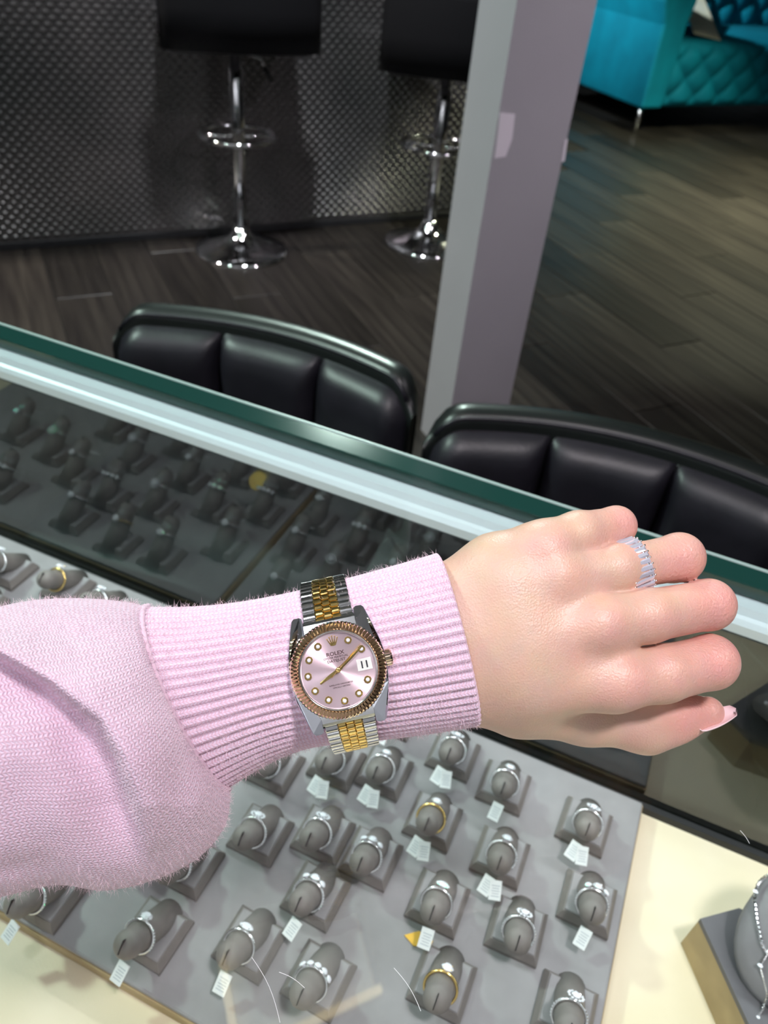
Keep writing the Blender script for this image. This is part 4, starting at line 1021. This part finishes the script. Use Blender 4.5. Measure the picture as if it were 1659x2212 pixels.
# coronet at twelve
cz = []
cz.append(([(x, y, z) for z in (0.02, 0.28) for x, y in [(0.95 * math.cos(a), 0.30 * math.sin(a)) for a in np.linspace(0, 2 * PI, 17)[:-1]]],
           [tuple(range(16, 32)), tuple(reversed(range(16)))] + [(k, (k + 1) % 16, 16 + (k + 1) % 16, 16 + k) for k in range(16)]))
for tx, ty in ((-1.7, 2.0), (-0.9, 2.55), (0, 2.8), (0.9, 2.55), (1.7, 2.0)):
    bx0 = tx * 0.42; cz.append(prism([(bx0 - 0.26, 0.15), (bx0 + 0.26, 0.15), (tx + 0.09, ty), (tx - 0.09, ty)], 0.02, 0.26)); cz.append(sphere((tx, ty + 0.12, 0.2), 0.24, 8, 5))
wp('coronet', xf(join(*cz), Matrix.Translation((0, 9.5, 0)) @ Matrix.Scale(1.15, 4)), M['gold'])
def text(name, s, size, x, y, m, z=0.03, parent=None, ext=0.015, shear=0.0, sx=1.0):
    cu = bpy.data.curves.new(name, 'FONT'); cu.body = s; cu.size = size; cu.align_x = 'CENTER'; cu.extrude = ext; cu.resolution_u = 3; cu.offset = 0.028 * size
    to = bpy.data.objects.new(name + '_tmp', cu); COL.objects.link(to)
    bpy.context.view_layer.update()
    me = bpy.data.meshes.new_from_object(to.evaluated_get(bpy.context.evaluated_depsgraph_get()))
    bpy.data.objects.remove(to)
    for v in me.vertices: v.co = ((v.co.x * sx + x) * .001, (v.co.y + y) * .001, (v.co.z + z) * .001)
    me.materials.clear(); me.materials.append(m)
    o = bpy.data.objects.new(name, me); COL.objects.link(o); o.parent = parent or wt
    return o
text('dial_print', 'ROLEX', 1.95, 0, 5.6, M['ink_brown'], parent=dial, sx=1.12)
text('dial_print', 'OYSTER PERPETUAL', 1.05, 0, 4.45, M['ink_brown'], parent=dial, sx=1.0)
text('dial_print', 'DATEJUST', 1.35, 0, 3.15, M['ink_brown'], parent=dial, sx=1.15)
text('dial_print', 'SUPERLATIVE CHRONOMETER', 0.72, 0, -5.5, M['ink_brown'], parent=dial, sx=0.92)
text('dial_print', 'OFFICIALLY CERTIFIED', 0.72, 0, -6.5, M['ink_brown'], parent=dial, sx=0.92)
text('dial_print', 'SWISS MADE', 0.55, 0, -13.6, M['ink_brown'], parent=dial)
# date window and its lens
dw = wp('date_window', bev_box(10.0, 0, 0.06, 5.6, 4.4, 0.14, 0.03), mat('date_white', (0.86, 0.86, 0.82), 0.5))
text('date_numeral', '11', 3.7, 10.0, -1.3, M['ink'], z=0.14, parent=dw, sx=1.0)
wp('crystal', lathe([(14.72, 2.0), (14.72, 2.35), (14.4, 2.5)], 64), M['crystal'])
prof = [(2.9, 2.5), (2.9, 2.8), (2.5, 3.15), (1.7, 3.4), (0.6, 3.5), (0.05, 3.5)]
v, f = lathe(prof, 28); wp('date_lens', ([(p[0] * 1.08 + 10.0, p[1] * 0.9, p[2]) for p in v], f), M['crystal'], True)
def hand_poly(name, ang, l0, l1, w0, w1, z, m=None):
    a = -math.radians(ang); mt = Matrix.Rotation(a, 4, 'Z')
    V = [(-w0, -l0, z), (w0, -l0, z), (w0 * 1.05, l1 * 0.5, z), (w1, l1 * 0.97, z), (0, l1, z), (-w1, l1 * 0.97, z), (-w0 * 1.05, l1 * .5, z)]
    V2 = [(p[0] * 0.25, p[1] * 0.995, z + 0.22) for p in V]; n_ = 7
    F = [tuple(reversed(range(7))), tuple(range(7, 14))] + [(k, (k + 1) % 7, 7 + (k + 1) % 7, 7 + k) for k in range(7)]
    return wp(name, xf((V + V2, F), mt), m or M['gold'])
hand_poly('hour_hand', 244.5, 1.6, 8.6, 0.60, 0.36, 0.55)
hand_poly('minute_hand', 57.0, 1.8, 13.0, 0.58, 0.30, 0.95)
hand_poly('second_hand', 52.0, 3.8, 13.2, 0.14, 0.07, 1.35)
wp('hand_hub', lathe([(1.0, 0.4), (1.0, 1.6), (0.6, 1.8)], 20), M['gold'], True)
# winding crown
V, F = lathe([(2.9, 0.0), (3.1, 0.4), (3.1, 3.2), (2.6, 3.9), (0.6, 4.1)], 48)
V = [((p[0] * (0.94 if (i % 2) and 0 < i // 48 < 3 else 1)), p[1] * (0.94 if (i % 2) and 0 < i // 48 < 3 else 1), p[2]) for i, p in enumerate(V)]
wp('winding_crown', xf((V, F), Matrix.Translation((17.0, 0.4, -3.0)) @ Matrix.Rotation(PI / 2, 4, 'Y')), M['rose'])
# bracelet: rows of five links round an ellipse in the local yz plane
EY, EZ, YC, ZC = 35.2, 30.5, 1.8, -32.6
th = np.linspace(0, 2 * PI, 2001); ey = YC + EY * np.sin(th); ez = ZC + EZ * np.cos(th)
al = np.r_[0, np.cumsum(np.hypot(np.diff(ey), np.diff(ez)))]
def at_len(s_): 
    t_ = np.interp(s_ % al[-1], al, th); return YC + EY * math.sin(t_), ZC + EZ * math.cos(t_), t_
s_top = np.interp(math.asin((17.8 - YC) / EY), th, al); s_bot = al[-1] - np.interp(math.asin((17.8 + YC) / EY), th, al)
rows = int(round((s_bot - s_top) / 3.02)); pitch = (s_bot - s_top) / rows
def link(wx, ly, hz, taper=1.0):
    V, F = [], []; pr = [(-ly / 2, -hz), (-ly / 2, -0.15 * hz)] + [(ly / 2 * math.sin(g), hz * 0.55 * math.cos(g)) for g in np.linspace(-1.15, 1.15, 6)] + [(ly / 2, -0.15 * hz), (ly / 2, -hz)]
    n_ = len(pr); xs = [(-wx / 2, 0.86), (-wx / 2 + 0.22, 1.0), (wx / 2 - 0.22, 1.0), (wx / 2, 0.86)]
    for x, sc in xs:
        for y, z in pr: V.append((x, y * (1 if sc == 1 else 0.94), z * (1 if sc == 1 or z < 0 else 0.7)))
    for i in range(3):
        for k in range(n_): F.append((i * n_ + k, (i + 1) * n_ + k, (i + 1) * n_ + (k + 1) % n_, i * n_ + (k + 1) % n_))
    F.append(tuple(range(n_))); F.append(tuple(reversed(range(3 * n_, 4 * n_))))
    return V, F
lo_ = None
def place(s_): 
    y, z, t_ = at_len(s_); nv = Vector((0, math.sin(t_) * EZ, math.cos(t_) * EY)).normalized(); tv = Vector((0, nv.z, -nv.y))
    X = Vector((1, 0, 0)); return basis(X, nv.cross(X), nv, (0, y * .001, z * .001))
for r_ in range(rows):
    s_ = s_top + (r_ + 0.5) * pitch; far = min(r_, rows - 1 - r_); tp = 1.0 - 0.12 * min(1, far / 16)
    for c_, (x, wx, off, kind) in enumerate(((-7.35, 5.0, 0, 'o'), (7.35, 5.0, 0, 'o'), (-3.2, 3.1, 0.25, 'g'), (3.2, 3.1, 0.25, 'g'), (0, 3.1, -0.25, 'g'))):
        m4 = place(s_ + off * pitch) @ Matrix.Translation((x * tp * .001, 0, 0)) @ Matrix.Scale(tp, 4, (1, 0, 0))
        key = 'link_' + kind
        if key not in rcache:
            o = wp('outer_link' if kind == 'o' else 'centre_link', link(wx, pitch * 0.99, 1.5), M['steel'] if kind == 'o' else M['gold']); rcache[key] = o; o.matrix_local = m4
        else: share('outer_link' if kind == 'o' else 'centre_link', rcache[key], wt, m4)
# end links between the lugs
for sgn in (1, -1):
    V, F = [], []
    ys = (15.6, 17.0, 18.6, 19.6)
    for y in ys:
        for x in (-10.0, -3.4, 3.4, 10.0): V.append((x, sgn * y, case_z(x, y) + 0.1 - 0.5 * (y == 19.6)))
    for y in ys:
        for x in (-10.0, -3.4, 3.4, 10.0): V.append((x, sgn * y, case_z(x, y) - 3.5))
    for i in range(3):
        for k in range(3):
            a = i * 4 + k; F.append((a, a + 1, a + 5, a + 4)); F.append((16 + a, 16 + a + 4, 16 + a + 5, 16 + a + 1))
    for k in range(3):
        F.append((12 + k, 12 + k + 1, 28 + k + 1, 28 + k)); F.append((k, 16 + k, 16 + k + 1, k + 1))
    for i in range(3):
        F.append((i * 4, i * 4 + 4, 16 + i * 4 + 4, 16 + i * 4)); F.append((i * 4 + 3, 16 + i * 4 + 3, 16 + i * 4 + 7, i * 4 + 7))
    wp('end_link', (V, F), M['steel'])
print('rows', rows, 'objects', len(bpy.data.objects))
